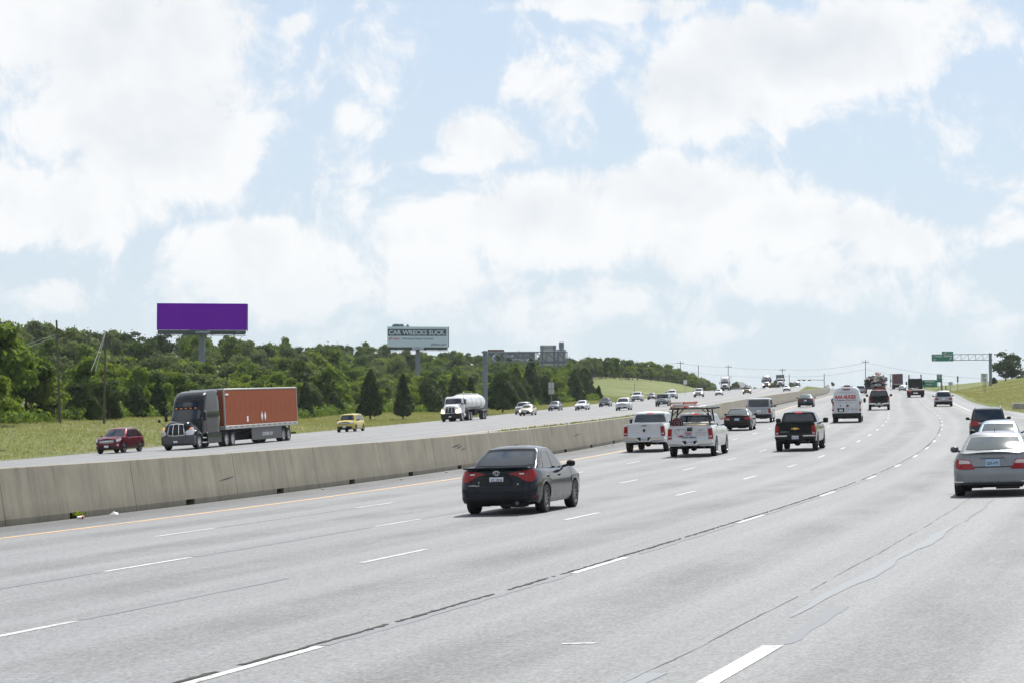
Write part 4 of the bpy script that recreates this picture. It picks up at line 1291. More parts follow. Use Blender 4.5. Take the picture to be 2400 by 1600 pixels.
TYPES = {
 # L, W, H, wheelbase, front overhang, tyre r, ride, hood height at cowl, nose height, deck height, greenhouse base rear/front (from ends), roof rear/front, belt
 'sedan': dict(L=4.66, W=1.78, H=1.455, wb=2.70, fo=.96, r=.318, zs=.21, deck=1.00, belt=.93, cowl=.97, nose=.70, gr=.50, gf=1.18, tr=1.42, tf=1.98, rw=.56, roof=1.385),
 'luxury': dict(L=4.99, W=1.82, H=1.435, wb=2.91, fo=1.0, r=.322, zs=.22, deck=.985, belt=.92, cowl=.95, nose=.68, gr=.66, gf=1.42, tr=1.52, tf=2.20, rw=.57, roof=1.36),
 'hatch': dict(L=4.25, W=1.79, H=1.62, wb=2.62, fo=.86, r=.325, zs=.24, deck=.98, belt=.98, cowl=1.02, nose=.82, gr=.10, gf=.92, tr=.48, tf=1.52, rw=.62, roof=1.55),
 'suv': dict(L=4.70, W=1.88, H=1.72, wb=2.75, fo=.92, r=.36, zs=.27, deck=1.08, belt=1.06, cowl=1.12, nose=.93, gr=.12, gf=1.12, tr=.50, tf=1.75, rw=.65, roof=1.65),
 'boxsuv': dict(L=4.83, W=1.96, H=1.86, wb=2.88, fo=.85, r=.38, zs=.34, deck=1.13, belt=1.12, cowl=1.16, nose=1.0, gr=.05, gf=1.30, tr=.22, tf=1.68, rw=.80, roof=1.80),
 'pickup': dict(L=5.85, W=2.02, H=1.90, wb=3.65, fo=.98, r=.40, zs=.42, deck=1.34, belt=1.27, cowl=1.27, nose=1.08, gr=1.98, gf=1.45, tr=2.10, tf=2.12, rw=.72, roof=1.83),
}


def car(name, label, cat, typ, pm, near=1, lights='bar', rim=None, lowtrim=BLACK, plate=None, rear=True, platemat=None, group=None, glass=None, tall=1.0, spokes=5, lit=False, **ov):
    c = dict(TYPES[typ]); c.update(ov); glass = glass or GLASS
    L, W, H, wb, r = c['L'], c['W'], c['H'], c['wb'], c['r']; rim = rim or ALLOY
    w0 = W/2; xfw = L/2-c['fo']; xrw = xfw-wb
    o = empty(name, label, cat, group)
    pick = typ == 'pickup'; suv = typ in ('hatch', 'suv', 'boxsuv')
    dk = c['deck']
    if pick: XR = lerpk([(.3, -L/2+.06), (.55, -L/2), (.62, -L/2), (.66, -L/2+.07), (1.3, -L/2+.07)])
    elif suv: XR = lerpk([(.25, -L/2+.10), (.38, -L/2), (.62, -L/2), (.70, -L/2+.07), (dk, -L/2+.10)])
    else: XR = lerpk([(.2, -L/2+.12), (.34, -L/2+.01), (.50, -L/2), (.64, -L/2+.005), (.68, -L/2+.045), (dk-.06, -L/2+.10), (dk, -L/2+.05)])
    nz = c['nose']
    XF = lerpk([(.2, L/2-.10), (.32, L/2-.01), (.52, L/2), (nz-.08, L/2-.03), (nz, L/2-.10), (nz+.3, L/2-.25)])
    Wf = lerpk([(.2, w0-.07), (.34, w0-.02), (.52, w0), (.64, w0-.018), (.70, w0-.006), (.80, w0-.018), (.88, w0-.05), (dk-.02, w0-.085), (dk+.3, w0-.14)] if typ in ('sedan', 'luxury') else [(.2, w0-.05), (.34, w0-.015), (.6, w0), (.70, w0-.015), (.80, w0-.006), (dk-.02, w0-.06), (dk+.3, w0-.1)] if not pick else [(.3, w0-.04), (.5, w0-.01), (.9, w0), (1.3, w0-.04)])
    r1 = .10 if pick else (.20 if suv else .24); r2 = .18 if pick else .34
    B = Surf(L, w0, r1, r2, Wf, XR, XF, .0 if pick else .07, .14 if not pick else .07, .03 if pick else .07)
    gx0, gx1 = -L/2+c['gr'], L/2-c['gf']
    topk = [(-L/2, dk-(.02 if not pick else 0)), (-L/2+.12, dk), (gx0, dk-.01 if not pick else dk), (gx0+.3, max(c['belt'], dk-.05)), (gx1-.6, c['belt']), (gx1, c['cowl']-.03), (gx1+.25, c['cowl']-.02), (L/2-.45, nz+.10), (L/2-.12, nz+.01), (L/2, nz)]
    if pick: topk = [(-L/2, dk), (gx0-.02, dk), (gx0+.05, c['belt']), (gx1-.3, c['belt']), (gx1+.1, c['cowl']-.02), (L/2-.5, nz+.10), (L/2-.1, nz+.02), (L/2, nz)]
    top = lerpk(topk)
    # stations round half the car
    st = [(u, None) for u in np.linspace(0, w0-r1, 6)]+[(u, None) for u in np.linspace(w0-r1, w0+r1, 6)[1:]]
    Ra = r+(.055 if not pick else .09); xs = []
    xa, xb = -L/2+r1, L/2-r2
    cuts = []
    for xw in (xrw, xfw): cuts += [('a', xw)]
    x = xa
    for _, xw in cuts:
        for q in np.linspace(x, xw-Ra, max(2, int((xw-Ra-x)/.22)+1))[1:]: xs.append((q, 'n'))
        for k in range(0, 13):
            a = PI-PI*k/12; xs.append((xw+Ra*math.cos(a), r*.96+Ra*math.sin(a)))
        xs.append((xw+Ra, 'n')); x = xw+Ra
    for q in np.linspace(x, xb, 4)[1:]: xs.append((q, 'n'))
    st += [(w0+(q+L/2), z) for q, z in xs]
    st += [(u, None) for u in np.linspace(w0+L-r2, w0+L+r2, 7)[1:]]+[(u, None) for u in np.linspace(w0+L+r2, B.half, 5)[1:]]
    VF = [0, .10, .28, .46, .62, .78, .90, .96, 1.0]; SH = [.985, 1, 1, 1, 1, 1, .995, .982, .955]
    zsill = c['zs']
    rows = []
    for (u, z) in st:
        xn, yn = B.nom(u); zb = zsill+(.05 if abs(xn) > L/2-.5 else 0) if not isinstance(z, float) else z
        zt = top(xn); col = []
        for v, sh in zip(VF, SH):
            zz_ = zb+(zt-zb)*v; p = B.P(u, zz_); p.y *= sh; col.append(p)
        rows.append(col)
    body = MB()
    for sg in (1, -1):
        G = [[Vector((p.x, p.y*sg, p.z)) for p in col] for col in rows]
        # skip the zero-width step at the arch edges
        run = [G[0]]
        for i in range(1, len(G)):
            if abs(st[i][0]-st[i-1][0]) < 1e-6:
                if len(run) > 1: body.grid(run)
                run = []
            run.append(G[i])
        body.grid(run)
    cs = [-1, -.96, -.85, -.6, -.3, 0, .3, .6, .85, .96, 1]
    lid = []; i0, i1 = 5, len(st)-5
    last = None
    for i in range(i0, i1+1):
        xn, yn = B.nom(st[i][0]); p = rows[i][-1]; zt = p.z
        if last is not None and abs(p.x-last) < 1e-5: continue
        last = p.x
        crown = (.045 if xn > gx1-.1 else .025) if not pick else (.05 if xn > gx1-.1 else .0)
        row = []
        for q in cs:
            y = q*p.y; zz_ = zt+crown*(1-q*q)
            X = p.x-B.b1*(1-q*q)*(p.y/w0)**2*max(0, 1-(xn+L/2)/.8)+B.b2*(1-q*q)*(p.y/w0)**2*max(0, 1-(L/2-xn)/.9)
            if pick and xn < gx0-.01 and abs(q) < .955 and xn > -L/2+.03: zz_ = .78
            row.append((X, y, zz_))
        lid.append(row)
    if pick:
        ins = []
        for i, row in enumerate(lid):
            ins.append(row)
            if i == 0 and row[5][2] > .9: ins.append([(q[0]+.05, q[1], q[2]) for q in row]); ins.append([(q[0]+.052, q[1], .78 if abs(cs[j]) < .955 else q[2]) for j, q in enumerate(row)])
        # wall between bed and cab
        lid = [rw_ for k, rw_ in enumerate(ins) if k == 0 or rw_[5][0] > ins[k-1][5][0]+1e-6]
    body.grid(lid)
    body.build('body', pm, o, 32)
    # greenhouse
    zr = c['roof']; zb = c['belt']-.06 if not pick else c['belt']-.04
    gb = min(dk, c['belt'])-.05 if not pick else zb
    wt, wbl = c['rw'], w0-(.125 if typ in ('sedan', 'luxury') else .085)
    tr_, tf_ = -L/2+c['tr'], L/2-c['tf']; bz = [gb, gb+(zr-gb)*.5, zr-.05, zr]
    GW = lerpk([(bz[0], wbl), (bz[1], wbl-(wbl-wt)*.38), (bz[2], wt+.03), (bz[3], wt-.015)])
    GR = lerpk([(bz[0], gx0), (bz[1], gx0+(tr_-gx0)*.46), (bz[2], tr_-.04), (bz[3], tr_+.03)])
    GF = lerpk([(bz[0], gx1), (bz[1], gx1-(gx1-tf_)*.46), (bz[2], tf_+.05), (bz[3], tf_-.04)])
    Lg = gx1-gx0
    RC = .09
    S = Surf(Lg, wbl, RC, .22, GW, GR, GF, (.14 if typ == 'luxury' else .06) if not pick else .02, .16, 0, True)
    gh = MB(); us = list(np.linspace(0, wbl-RC-.03, 4))+list(np.linspace(wbl-RC, wbl+RC, 11))+list(np.linspace(wbl+RC+.02, wbl+Lg-.22, 9)[1:])+list(np.linspace(wbl+Lg-.22, wbl+Lg+.22, 6)[1:])+list(np.linspace(wbl+Lg+.22, S.half, 5)[1:])
    zl = [gb+(zr-gb)*v for v in (0, .2, .4, .6, .8, .92, 1)]
    for sg in (1, -1): gh.grid([[Vector((p.x, p.y*sg, p.z)) for p in (S.P(u, z) for z in zl)] for u in us])
    rl = []; xa_, xb_ = S.P(us[4], zr).x, S.P(us[len(us)-5], zr).x; xm = (xa_+xb_)/2; xh = (xb_-xa_)/2; crz = H-zr
    for u in us[4:len(us)-4]:
        p = S.P(u, zr); xq, _y = S.nom(u); ff = 1-min(1, abs(p.x-xm)/xh)**3
        rl.append([(p.x-S.b1*(1-q*q)*(p.y/S.w0)**2*max(0, 1-(xq+Lg/2)/.8)+S.b2*(1-q*q)*(p.y/S.w0)**2*max(0, 1-(Lg/2-xq)/.9), q*p.y, zr+crz*(1-q**4)*ff) for q in (-1, -.93, -.75, -.4, 0, .4, .75, .93, 1)])
    gh.grid(rl)
    gh.build('cabin', pm, o, 50)
    gv = lambda v: gb+(zr-gb)*v
    vlo = (max(c['belt'], dk)+.035-gb)/(zr-gb)
    rv = vlo if not suv else (dk+.05-gb)/(zr-gb)
    hw_ = wbl-.115
    g = MB()
    S.patch(g, [(-hw_, gv(rv+.03), gv(.86)), (-hw_*.6, gv(rv), gv(.89)), (hw_*.6, gv(rv), gv(.89)), (hw_, gv(rv+.03), gv(.86))], off=.006, dx=.12)
    g.build('rear_window', glass, o)
    g = MB(); Uf = S.half
    k1 = wbl+Lg+.10
    for (a, b) in ((k1, Uf),): S.both(g, [(a, gv(vlo-.02), gv(.90)), (b, gv(vlo-.04), gv(.92))], off=.006, dx=.12)
    g.build('windshield', glass, o)
    def side(f0, f1, v0a=None, v1a=.88, v0b=None, v1b=.88, nm='side_window'):
        lo = (c['belt']+.03-gb)/(zr-gb)
        for sg in (1, -1):
            g_ = MB(); S.patch(g_, [(sg*(wbl+Lg*f0), gv(v0a if v0a is not None else lo), gv(v1a)), (sg*(wbl+Lg*f1), gv(v0b if v0b is not None else lo), gv(v1b))], off=.005, dx=.2)
            g_.build(nm, glass, o)
    if typ in ('sedan', 'luxury'):
        side(.10, .20, .40, .45, .36, .84, 'quarter_window'); side(.21, .50); side(.53, .86, None, .88, None, .80)
    elif suv: side(.07, .30, None, .84, None, .88, 'quarter_window'); side(.32, .60); side(.63, .90, None, .88, None, .78)
    else: side(.08, .42); side(.46, .88, None, .88, None, .78)
    # underside, wheels
    ub = MB().box(-L/2+.35, L/2-.3, -(w0-.30), w0-.30, zsill-.02+(.06 if pick else .0), min(.75, dk-.2))
    ub.box(-L/2+.12, -L/2+.5, -(w0-.2), w0-.2, zsill+.04, zsill+.3).box(L/2-.6, L/2-.2, -(w0-.3), w0-.3, zsill+.02, zsill+.3)
    ub.tube((xrw, -w0+.2, r*.95), (xrw, w0-.2, r*.95), .055 if pick else .035, n=8)
    if pick: ub.lathe([(0, -.15), (.12, -.11), (.16, 0), (.12, .11), (0, .15)], 'y', (xrw, .0, r*.95), 10).box(-L/2+.4, L/2-1, -.55, -.42, .36, .5).box(-L/2+.4, L/2-1, .42, .55, .36, .5)
    else: ub.box(-L/2+.15, -L/2+.62, -.55, -.05, zsill-.05, zsill+.10).box(-L/2+.3, -L/2+.5, .25, .5, zsill-.03, zsill+.1)
    ub.build('underside', DARK, o, 0)
    for x_ in (xrw, xfw):
        for sg in (1, -1): wheel(o, x_, sg*(w0-.125), r, .215 if not pick else .25, rim, spokes, near > 1)
    for sg in (1, -1):
        mm = MB(); mx = gx1-.56 if not pick else gx1-.55; my = w0+(-.015 if not pick else .03); mz = c['belt']+.03; mw = .19 if not pick else .24; mh = .14 if not pick else .24
        y0, y1 = (my, my+mw) if sg > 0 else (-my-mw, -my)
        mm.lathe([(0, 0), (.045, .004), (.062, .03), (.07, mw*.5), (.062, mw-.03), (.03, mw), (0, mw)], 'y', (mx, y0, mz+mh*.45), 12, mh/.13)
        mm.tube((mx-.02, sg*(w0-.13), mz-.01), (mx, sg*(my+.05), mz+.03), .03, n=6)
        mm.build('mirror', BLACK if (near < 2 or typ != 'luxury') else GREYP, o)
    if lowtrim:
        g = MB(); zq = zsill+(.22 if not suv else .30)
        if not pick: S_ = B; B.patch(g, [(-w0-.30, zsill+.055, zq), (w0+.30, zsill+.055, zq)], off=.008, dx=.12, nz=5); g.build('rear_valance', lowtrim, o)
    # front end
    g = MB(); hN = nz
    fu = lambda y: B.half-y
    hk = [(.80*w0, hN-.17, hN-.03), (.93*w0, hN-.18, hN+.00), (w0+.12, hN-.14, hN+.04), (w0+.38, hN-.05, hN+.07)] if not pick and typ != 'boxsuv' else [(.70*w0, hN-.26, hN-.04), (.98*w0, hN-.26, hN-.03), (w0+.12, hN-.24, hN-.03)]
    if typ == 'hatch': hk = [(.62*w0, hN-.12, hN-.01), (.8*w0, hN-.16, hN+.02), (w0+.1, hN-.10, hN+.05)]
    for sg in (1, -1):
        g = MB(); B.patch(g, [(sg*fu(a), lo, hi) for a, lo, hi in hk], off=.010, dx=.08); g.build('headlight', HEADL if lit else CLEARL, o)
    gk = .66*w0 if pick else .62*w0
    if pick: B.both(g := MB(), [(fu(gk), hN-.34, hN-.04), (fu(0), hN-.36, hN-.03)], off=.012, dx=.15)
    else: B.both(g := MB(), [(fu(gk*1.1), hN-.15, hN-.06), (fu(gk*.9), hN-.20, hN-.04), (fu(0), hN-.22, hN-.03)], off=.008, dx=.15)
    g.build('grille', BLACK, o)
    if near > 0 or pick:
        gb_ = MB()
        for q in ((.33, .20, .10) if pick else (.17, .11)): B.both(gb_, [(fu(gk*.92), hN-q, hN-q+.022), (fu(0), hN-q, hN-q+.022)], off=.02, dx=.2, nz=1)
        gb_.build('grille_bar', CHROME, o)
    B.both(g := MB(), [(fu(.78*w0), .30 if not pick else .50, .46 if not pick else .62), (fu(0), .28 if not pick else .48, .50 if not pick else .66)], off=.007, dx=.15); g.build('lower_intake', BLACK, o)
    MB().bbox(L/2-.0, L/2+.02, -.155, .155, .42 if not pick else .55, .56 if not pick else .69, .004).build('licence_plate', PLATE, o)
    # rear lights
    LK = {'bar': [(w0-.36, dk-.27, dk-.14), (w0-.12, dk-.30, dk-.10), (w0+.10, dk-.28, dk-.09), (w0+.30, dk-.20, dk-.12)],
          'wing': [(.31, dk-.135, dk-.115), (.50, dk-.175, dk-.080), (w0-.24, dk-.27, dk-.060), (w0-.10, dk-.30, dk-.05), (w0+.04, dk-.29, dk-.035), (w0+.26, dk-.13, dk-.05)],
          'block': [(w0-.48, dk-.365, dk-.355), (w0-.36, dk-.37, dk-.165), (w0-.10, dk-.37, dk-.15), (w0+.06, dk-.34, dk-.16)],
          'tall': [(w0-.20, dk-.42, dk-.08), (w0-.02, dk-.42, dk-.06), (w0+.08, dk-.40, dk-.08)],
          'pick': [(w0-.175, dk-.56, dk-.14), (w0-.08, dk-.58, dk-.11), (w0+.06, dk-.56, dk-.12)],
          'wide': [(.42, dk-.20, dk-.03), (w0-.2, dk-.25, dk+.02), (w0+.04, dk-.22, dk+.03), (w0+.22, dk-.12, dk+.03)],
          'far': [(w0-.25, dk-.3, dk-.1), (w0+.06, dk-.3, dk-.1)]}[lights]
    if rear:
        for sg in (1, -1):
            g = MB(); B.patch(g, [(sg*a, lo, hi) for a, lo, hi in LK], off=.012, dx=.06); lo_ = g.build('taillight', REDL, o)
            if lights == 'block':
                g = MB(); B.patch(g, [(sg*a, lo, hi) for a, lo, hi in ((w0-.385, dk-.25, dk-.225), (w0-.345, dk-.25, dk-.18), (w0-.08, dk-.25, dk-.165))], off=.016, dx=.1); g.build('reversing_lens', mat('pale lens', (.5, .42, .42), .2, 0, 1), lo_)
            if lights == 'pick':
                g = MB(); B.patch(g, [(sg*a, lo, hi) for a, lo, hi in ((w0-.15, dk-.50, dk-.43), (w0-.03, dk-.50, dk-.43))], off=.018, dx=.1); g.build('reversing_lens', CLEARL, lo_)
    zp = {'sedan': dk-.34, 'luxury': dk-.31, 'pickup': .56, 'hatch': .70, 'suv': .78, 'boxsuv': .80}[typ]
    if rear:
        xr_ = XR(zp+.07)-.012-(.02 if pick else 0)
        pl_ = MB().bbox(xr_-.012, xr_+.03, -.1525, .1525, zp, zp+.152, .004).build('licence_plate', platemat or PLATE, o)
        if plate:
            tb_ = MB(); add_text(tb_, plate, .098, (xr_-.0145, 0, zp+.068), (0, -1, 0), (0, 0, 1), bold=.002, width=.255)
            add_text(tb_, 'TEXAS', .026, (xr_-.0145, 0, zp+.133), (0, -1, 0), (0, 0, 1)); tb_.build('lettering', INK, pl_, 0)
    if pick and rear:
        # chromed step bumper with a recess for the plate
        bm = MB(); bx = -L/2-.10
        for sg in (1, -1):
            pq = [(.20, .53), (.34, .70), (w0-.05, .73), (w0-.02, .62), (w0-.14, .575), (.42, .56), (.32, .53)]; pq = [(sg*a, b) for a, b in pq]; bm.poly(pq if sg > 0 else pq[::-1], (bx, -L/2+.22))
        bm.box(bx+.03, -L/2+.1, -.34, .34, .50, .55)
        bm.build('rear_bumper', ov.get('bumpm', CHROME), o, 25)
        MB().box(-L/2-.02, -L/2+.2, -.36, .36, .48, .70).build('bumper_step', BLACK, o, 0)
        MB().tube((-L/2+.1, -.62, .44), (-L/2-.06, -.62, .43), .04, n=10).build('exhaust_pipe', GREYP, o)
        B.patch(g := MB(), [(-.13, dk-.11, dk-.07), (.13, dk-.11, dk-.07)], off=.014); g.build('tailgate_handle', BLACK, o)
        S.patch(g := MB(), [(-.20, gv(.945), gv(.985)), (.20, gv(.945), gv(.985))], off=.02); g.build('brake_lamp', REDB, o)
        B.both(g := MB(), [(w0-.19, .74, dk-.03), (w0-.178, .74, dk-.03)], off=.003, nz=1); g.build('tailgate_seam', DARK, o)
    if near > 0:
        g = MB(); n_dx = [(.53*Lg)+gx0+.02]
        xs_ = [gx0+.51*Lg, gx0+.885*Lg]+([gx0+.18*Lg] if not pick else [gx0+.04*Lg])
        for x_ in xs_:
            if xrw+Ra < x_ < xfw-Ra+.35: B.both(g, [(w0+x_+L/2-.006, zsill+.06, c['belt']-.05), (w0+x_+L/2+.006, zsill+.06, c['belt']-.05)], off=.003, nz=1)
        g.build('door_seam', DARK, o)
        for x_ in (gx0+.22*Lg, gx0+.56*Lg):
            B.both(g := MB(), [(w0+x_+L/2, c['belt']-.16, c['belt']-.13), (w0+x_+L/2+.16, c['belt']-.16, c['belt']-.13)], off=.03); g.build('door_handle', pm, o)
    o['dims'] = 0; del o['dims']
    return o, dict(B=B, S=S, xr=xrw, xf=xfw, dk=dk, L=L, w0=w0, gv=gv, XR=XR, gb=gb, zr=zr, c=c, gx0=gx0, gx1=gx1)


OURS, THEIRS = 1, -1

# --- black sedan, nearest in our lanes
o, d = car('black_sedan', 'very dark blue sedan with red wing-shaped taillights alone in the middle lanes', 'car', 'sedan', NAVY, 2, 'wing', ALLOYD, None, 'JJT-1828', spokes=10)
B, S, w0, L, dk = d['B'], d['S'], d['w0'], d['L'], d['dk']
g = MB(); B.patch(g, [(-w0-.35, .262, .40), (-.6, .262, .37), (.6, .262, .37), (w0+.35, .262, .40)], off=.006, dx=.1, nz=3); g.build('rear_valance', BLACK, o)
g = MB(); B.patch(g, [(-.60, .735, .748), (-.40, .54, .553), (0, .495, .508), (.40, .54, .553), (.60, .735, .748)], off=.004, dx=.05, nz=1); g.build('trunk_seam', DARK, o)
g = MB(); B.patch(g, [(-.36, dk-.165, dk-.15), (0, dk-.17, dk-.15), (.36, dk-.165, dk-.15)], off=.012, nz=1); B.patch(g, [(-.36, dk-.36, dk-.17), (.36, dk-.36, dk-.17)], off=.003, nz=1); g.build('plate_recess', BLACK, o)
MB().bbox(-L/2-.02, -L/2+.22, -w0+.17, w0-.17, dk-.015, dk+.022, .010).build('spoiler_lip', NAVY, o)
em = MB(); xe = d['XR'](dk-.10)-.035
for (ry, rz) in ((.070, .048), (.030, .045), (.058, .018)):
    oz = 0 if ry > .06 else (.0 if ry < .05 else .022)
    for i in range(20):
        a, b_ = 2*PI*i/20, 2*PI*(i+1)/20
        em.tube((xe, ry*math.cos(a), dk-.10+oz+rz*math.sin(a)), (xe, ry*math.cos(b_), dk-.10+oz+rz*math.sin(b_)), .0055, n=5, caps=False)
em.build('badge', CHROME, o)
tb_ = MB(); add_text(tb_, 'COROLLA', .042, (d['XR'](.64)-.030, .48, .64), (0, -1, 0), (0, 0, 1), bold=.001, width=.24); add_text(tb_, 'SE', .045, (d['XR'](.64)-.026, -.49, .655), (0, -1, 0), (0, 0, 1), bold=.001); add_text(tb_, '7', .05, (d['XR'](.70)-.035, .38, .70), (0, -1, 0), (0, 0, 1), bold=.002)
tb_.build('lettering', CHROME, o, 0)
MB().tube((-L/2+.25, -.42, .25), (-L/2+.03, -.44, .25), .036, .040, 14, False).tube((-L/2+.25, -.42, .25), (-L/2+.06, -.44, .25), .033, .036, 14).build('exhaust_pipe', ALLOYD, o)
for sg in (1, -1):
    g = MB(); B.patch(g, [(sg*.56, dk-.14, dk-.115), (sg*.68, dk-.145, dk-.115)], off=.018); g.build('reversing_lens', CLEARL, o)
g = MB(); B.both(g, [(w0+.05, .36, .40), (w0+.16, .37, .40)], off=.006); g.build('reflector', REDL, o)
seat_on(o, own, 48.2, 8.62, OURS, d['xr'], -.005)

# --- silver luxury sedan cut by the right edge
o, d = car('silver_sedan', 'silver sedan with boxy red taillights cut off by the right edge of the photo', 'car', 'luxury', paint('dark silver paint', (.235, .25, .27), .45), 2, 'block', ALLOY, None, 'GDK-4795', platemat=PLATEB, glass=GLASS2)
B, S, w0, L, dk = d['B'], d['S'], d['w0'], d['L'], d['dk']
g = MB(); B.patch(g, [(-w0-.5, .33, .352), (w0+.5, .33, .352)], off=.012, dx=.1, nz=1); g.build('bumper_strip', CHROME, o)
g = MB(); B.patch(g, [(-w0-.5, .275, .326), (w0+.5, .275, .326)], off=.004, dx=.1, nz=1); g.build('rear_valance', TRIM, o)
g = MB(); B.patch(g, [(-.30, dk-.14, dk-.125), (.30, dk-.14, dk-.125)], off=.015, nz=1); B.patch(g, [(-w0+.06, .655, .672), (w0-.06, .655, .672)], off=.006, nz=1, dx=.1); g.build('trunk_seam', TRIM, o)
MB().tube((d['gx0']+1.05, 0, 1.42), (d['gx0']+1.0, 0, 1.50), .008, .004, 6).build('antenna', BLACK, o)
seat_on(o, own, 52.4, 18.84, OURS, d['xr'], .0)

o, d = car('blue_sedan', 'pale blue sedan just ahead of the silver sedan, only its roof and window showing', 'car', 'sedan', BLUEG, 1, 'bar', glass=GLASS2)
seat_on(o, own, 84, 18.1, OURS, d['xr'])
o, d = car('dark_suv', 'dark grey SUV with roof rails and wide red taillights ahead of the pale blue sedan', 'car', 'suv', paint('dark slate paint', (.035, .042, .048), .4), 1, 'wide', L=4.66, W=1.80, H=1.70)
rr_ = MB()
for sg in (1, -1): rr_.path([(d['gx0']+.6, sg*.60, 1.66), (d['gx0']+.7, sg*.60, 1.735), (d['gx0']+2.2, sg*.60, 1.745), (d['gx0']+2.35, sg*.60, 1.68)], .02, 6)
rr_.build('roof_rail', CHROME, o)
d['B'].patch(g := MB(), [(-.50, d['dk']-.155, d['dk']-.07), (.50, d['dk']-.155, d['dk']-.07)], off=.02); g.build('garnish', SILVER, o)
seat_on(o, own, 111, 17.4, OURS, d['xr'])


# --- pickups
o, d = car('white_pickup', 'white pickup with plain tailgate and chrome bumper beside the median wall', 'pickup truck', 'pickup', WHITE, 2, 'pick', DARK and ALLOYD, None, 'HKR 2761')
B, w0, L, dk = d['B'], d['w0'], d['L'], d['dk']
em = MB(); xe = d['XR'](dk-.30)-.02
em.poly([(-.055, dk-.25), (.055, dk-.25), (.06, dk-.31), (.03, dk-.37), (0, dk-.385), (-.03, dk-.37), (-.06, dk-.31)], (xe-.01, xe+.03)); em.build('badge', BLACK, o)
seat_on(o, own, 107.8, 1.55, OURS, d['xr'])

o, d = car('work_pickup', 'white work pickup with black ladder rack, decals and NOW HIRING on its tailgate', 'pickup truck', 'pickup', WHITE, 2, 'pick', ALLOY, None, 'JKT 4409')
B, w0, L, dk = d['B'], d['w0'], d['L'], d['dk']; xt = d['XR'](1.0)-.022
rk = MB(); zR = 2.04
for sg in (1, -1):
    for x_, lx in ((-L/2+.25, -.05), (-L/2+1.75, .0)): rk.tube((x_, sg*(w0-.14), dk-.02), (x_+lx+.12, sg*(w0-.26), zR), .035, n=8); rk.tube((x_+.1, sg*(w0-.20), zR-.28), (x_+.12, sg*(w0-.50), zR), .022, n=6)
    rk.tube((-L/2+.1, sg*(w0-.26), zR+.02), (L/2-2.2, sg*(w0-.26), zR+.02), .032, n=8)
for x_ in (-L/2+.35, -L/2+1.85, L/2-2.5): rk.tube((x_, -w0+.10, zR+.04), (x_, w0-.10, zR+.04), .03, n=8)
rk.build('ladder_rack', BLACK, o)
tb_ = MB(); add_text(tb_, 'NOW HIRING', .105, (xt, .03, .845), (0, -1, 0), (0, 0, 1), bold=.003, width=.62); tb_.build('lettering', INK, o, 0)
tb_ = MB(); add_text(tb_, 'GMC', .12, (xt, .06, 1.02), (0, -1, 0), (0, 0, 1), bold=.004, width=.30); tb_.add([(xt, .40+.14*math.cos(a), .90+.05*math.sin(a)) for a in (0, PI/2, PI, -PI/2)], [(0, 1, 2, 3)]).add([(xt, .48+.02*math.cos(a), 1.16+.035*math.sin(a)) for a in np.linspace(0, 2*PI, 9)[:-1]], [tuple(range(8))]); tb_.build('lettering', RED, o, 0)
tb_ = MB(); add_text(tb_, 'MIKE\'S', .06, (xt, .06, .94), (0, -1, 0), (0, 0, 1), bold=.002, width=.24); tb_.build('lettering', BLUEV, o, 0)
tb_ = MB()
for q, (w_, z_) in enumerate(((.5, 1.04), (.46, .95))): add_text(tb_, 'CONSTRUCTION' if q == 0 else '512 555', .055, (xt, -.46, z_), (0, -1, 0), (0, 0, 1), width=w_)
tb_.path([(xt, -.34, 1.13), (xt, -.42, 1.18), (xt, -.48, 1.12), (xt, -.58, 1.20)], .012, 4)
sh = [(.60, 1.20), (.20, 1.20), (.17, 1.08), (.26, .98), (.40, .86), (.54, .98), (.63, 1.08)]
tb_.path([(xt, y, z) for y, z in [(a+.02, b) for a, b in sh+sh[:1]]], .008, 4); tb_.build('decal', GREYV, o, 0)
MB().bbox(xt-.02, xt+.03, -.10, .13, 1.115, 1.215, .02).build('tailgate_latch', BLACK, o)
seat_on(o, own, 98.8, 4.95, OURS, d['xr']); WP = o.matrix_world.copy(); WL = L


def on_truck(ob, x, y, z, rot=(0, 0, 0)):
    from mathutils import Euler
    ob.matrix_world = WP @ Matrix.Translation((x, y, z)) @ Euler(rot).to_matrix().to_4x4(); return ob


def ladder(label, matr, y, z, L_=4.4, w_=.42, hh=.10):
    o = empty('ladder', label, 'ladder')
    for sg in (1, -1): MB().bbox(0, L_, sg*w_/2-.02, sg*w_/2+.02, 0, hh, .006).build('rail', matr, o)
    for k in range(13): MB().tube((.2+k*.33, -w_/2+.02, hh/2), (.2+k*.33, w_/2-.02, hh/2), .018, n=6).build('rung', ALU, o)
    return on_truck(o, -WL/2-.1, y, z)


LAD = mat('orange fibreglass', (.30, .045, .02), .6, 0, 0, .2)
ladder('orange ladder lowest on the left of the rack', LAD, .48, 2.105, 4.8, .60, .09)
ladder('aluminium ladder stacked upon the orange ladder at left', ALU, .46, 2.20, 4.2, .44, .08)
ladder('orange and grey ladder topmost on the left of the rack', LAD, .50, 2.285, 4.4, .56, .08)
ladder('aluminium ladder lying at the right of the rack', ALU, -.50, 2.105, 4.6, .50, .09)
tb_ = MB()
for q in range(5): tb_.lathe([(.025, 0), (.04, .0), (.04, 3.2), (.0, 3.2)], 'x', (0, .09*q-.2, .04), 8)
on_truck(tag(tb_.build('pipe_bundle', WHITEP), 'bundle of white pipes with red ends in the middle of the rack', 'pipes'), -WL/2+.1, -.14, 2.10)
rl_ = MB().lathe([(.03, -.09), (.25, -.09), (.25, -.08), (.17, -.08), (.17, .08), (.25, .08), (.25, .09), (.03, .09)], 'x', (0, 0, 0), 24)
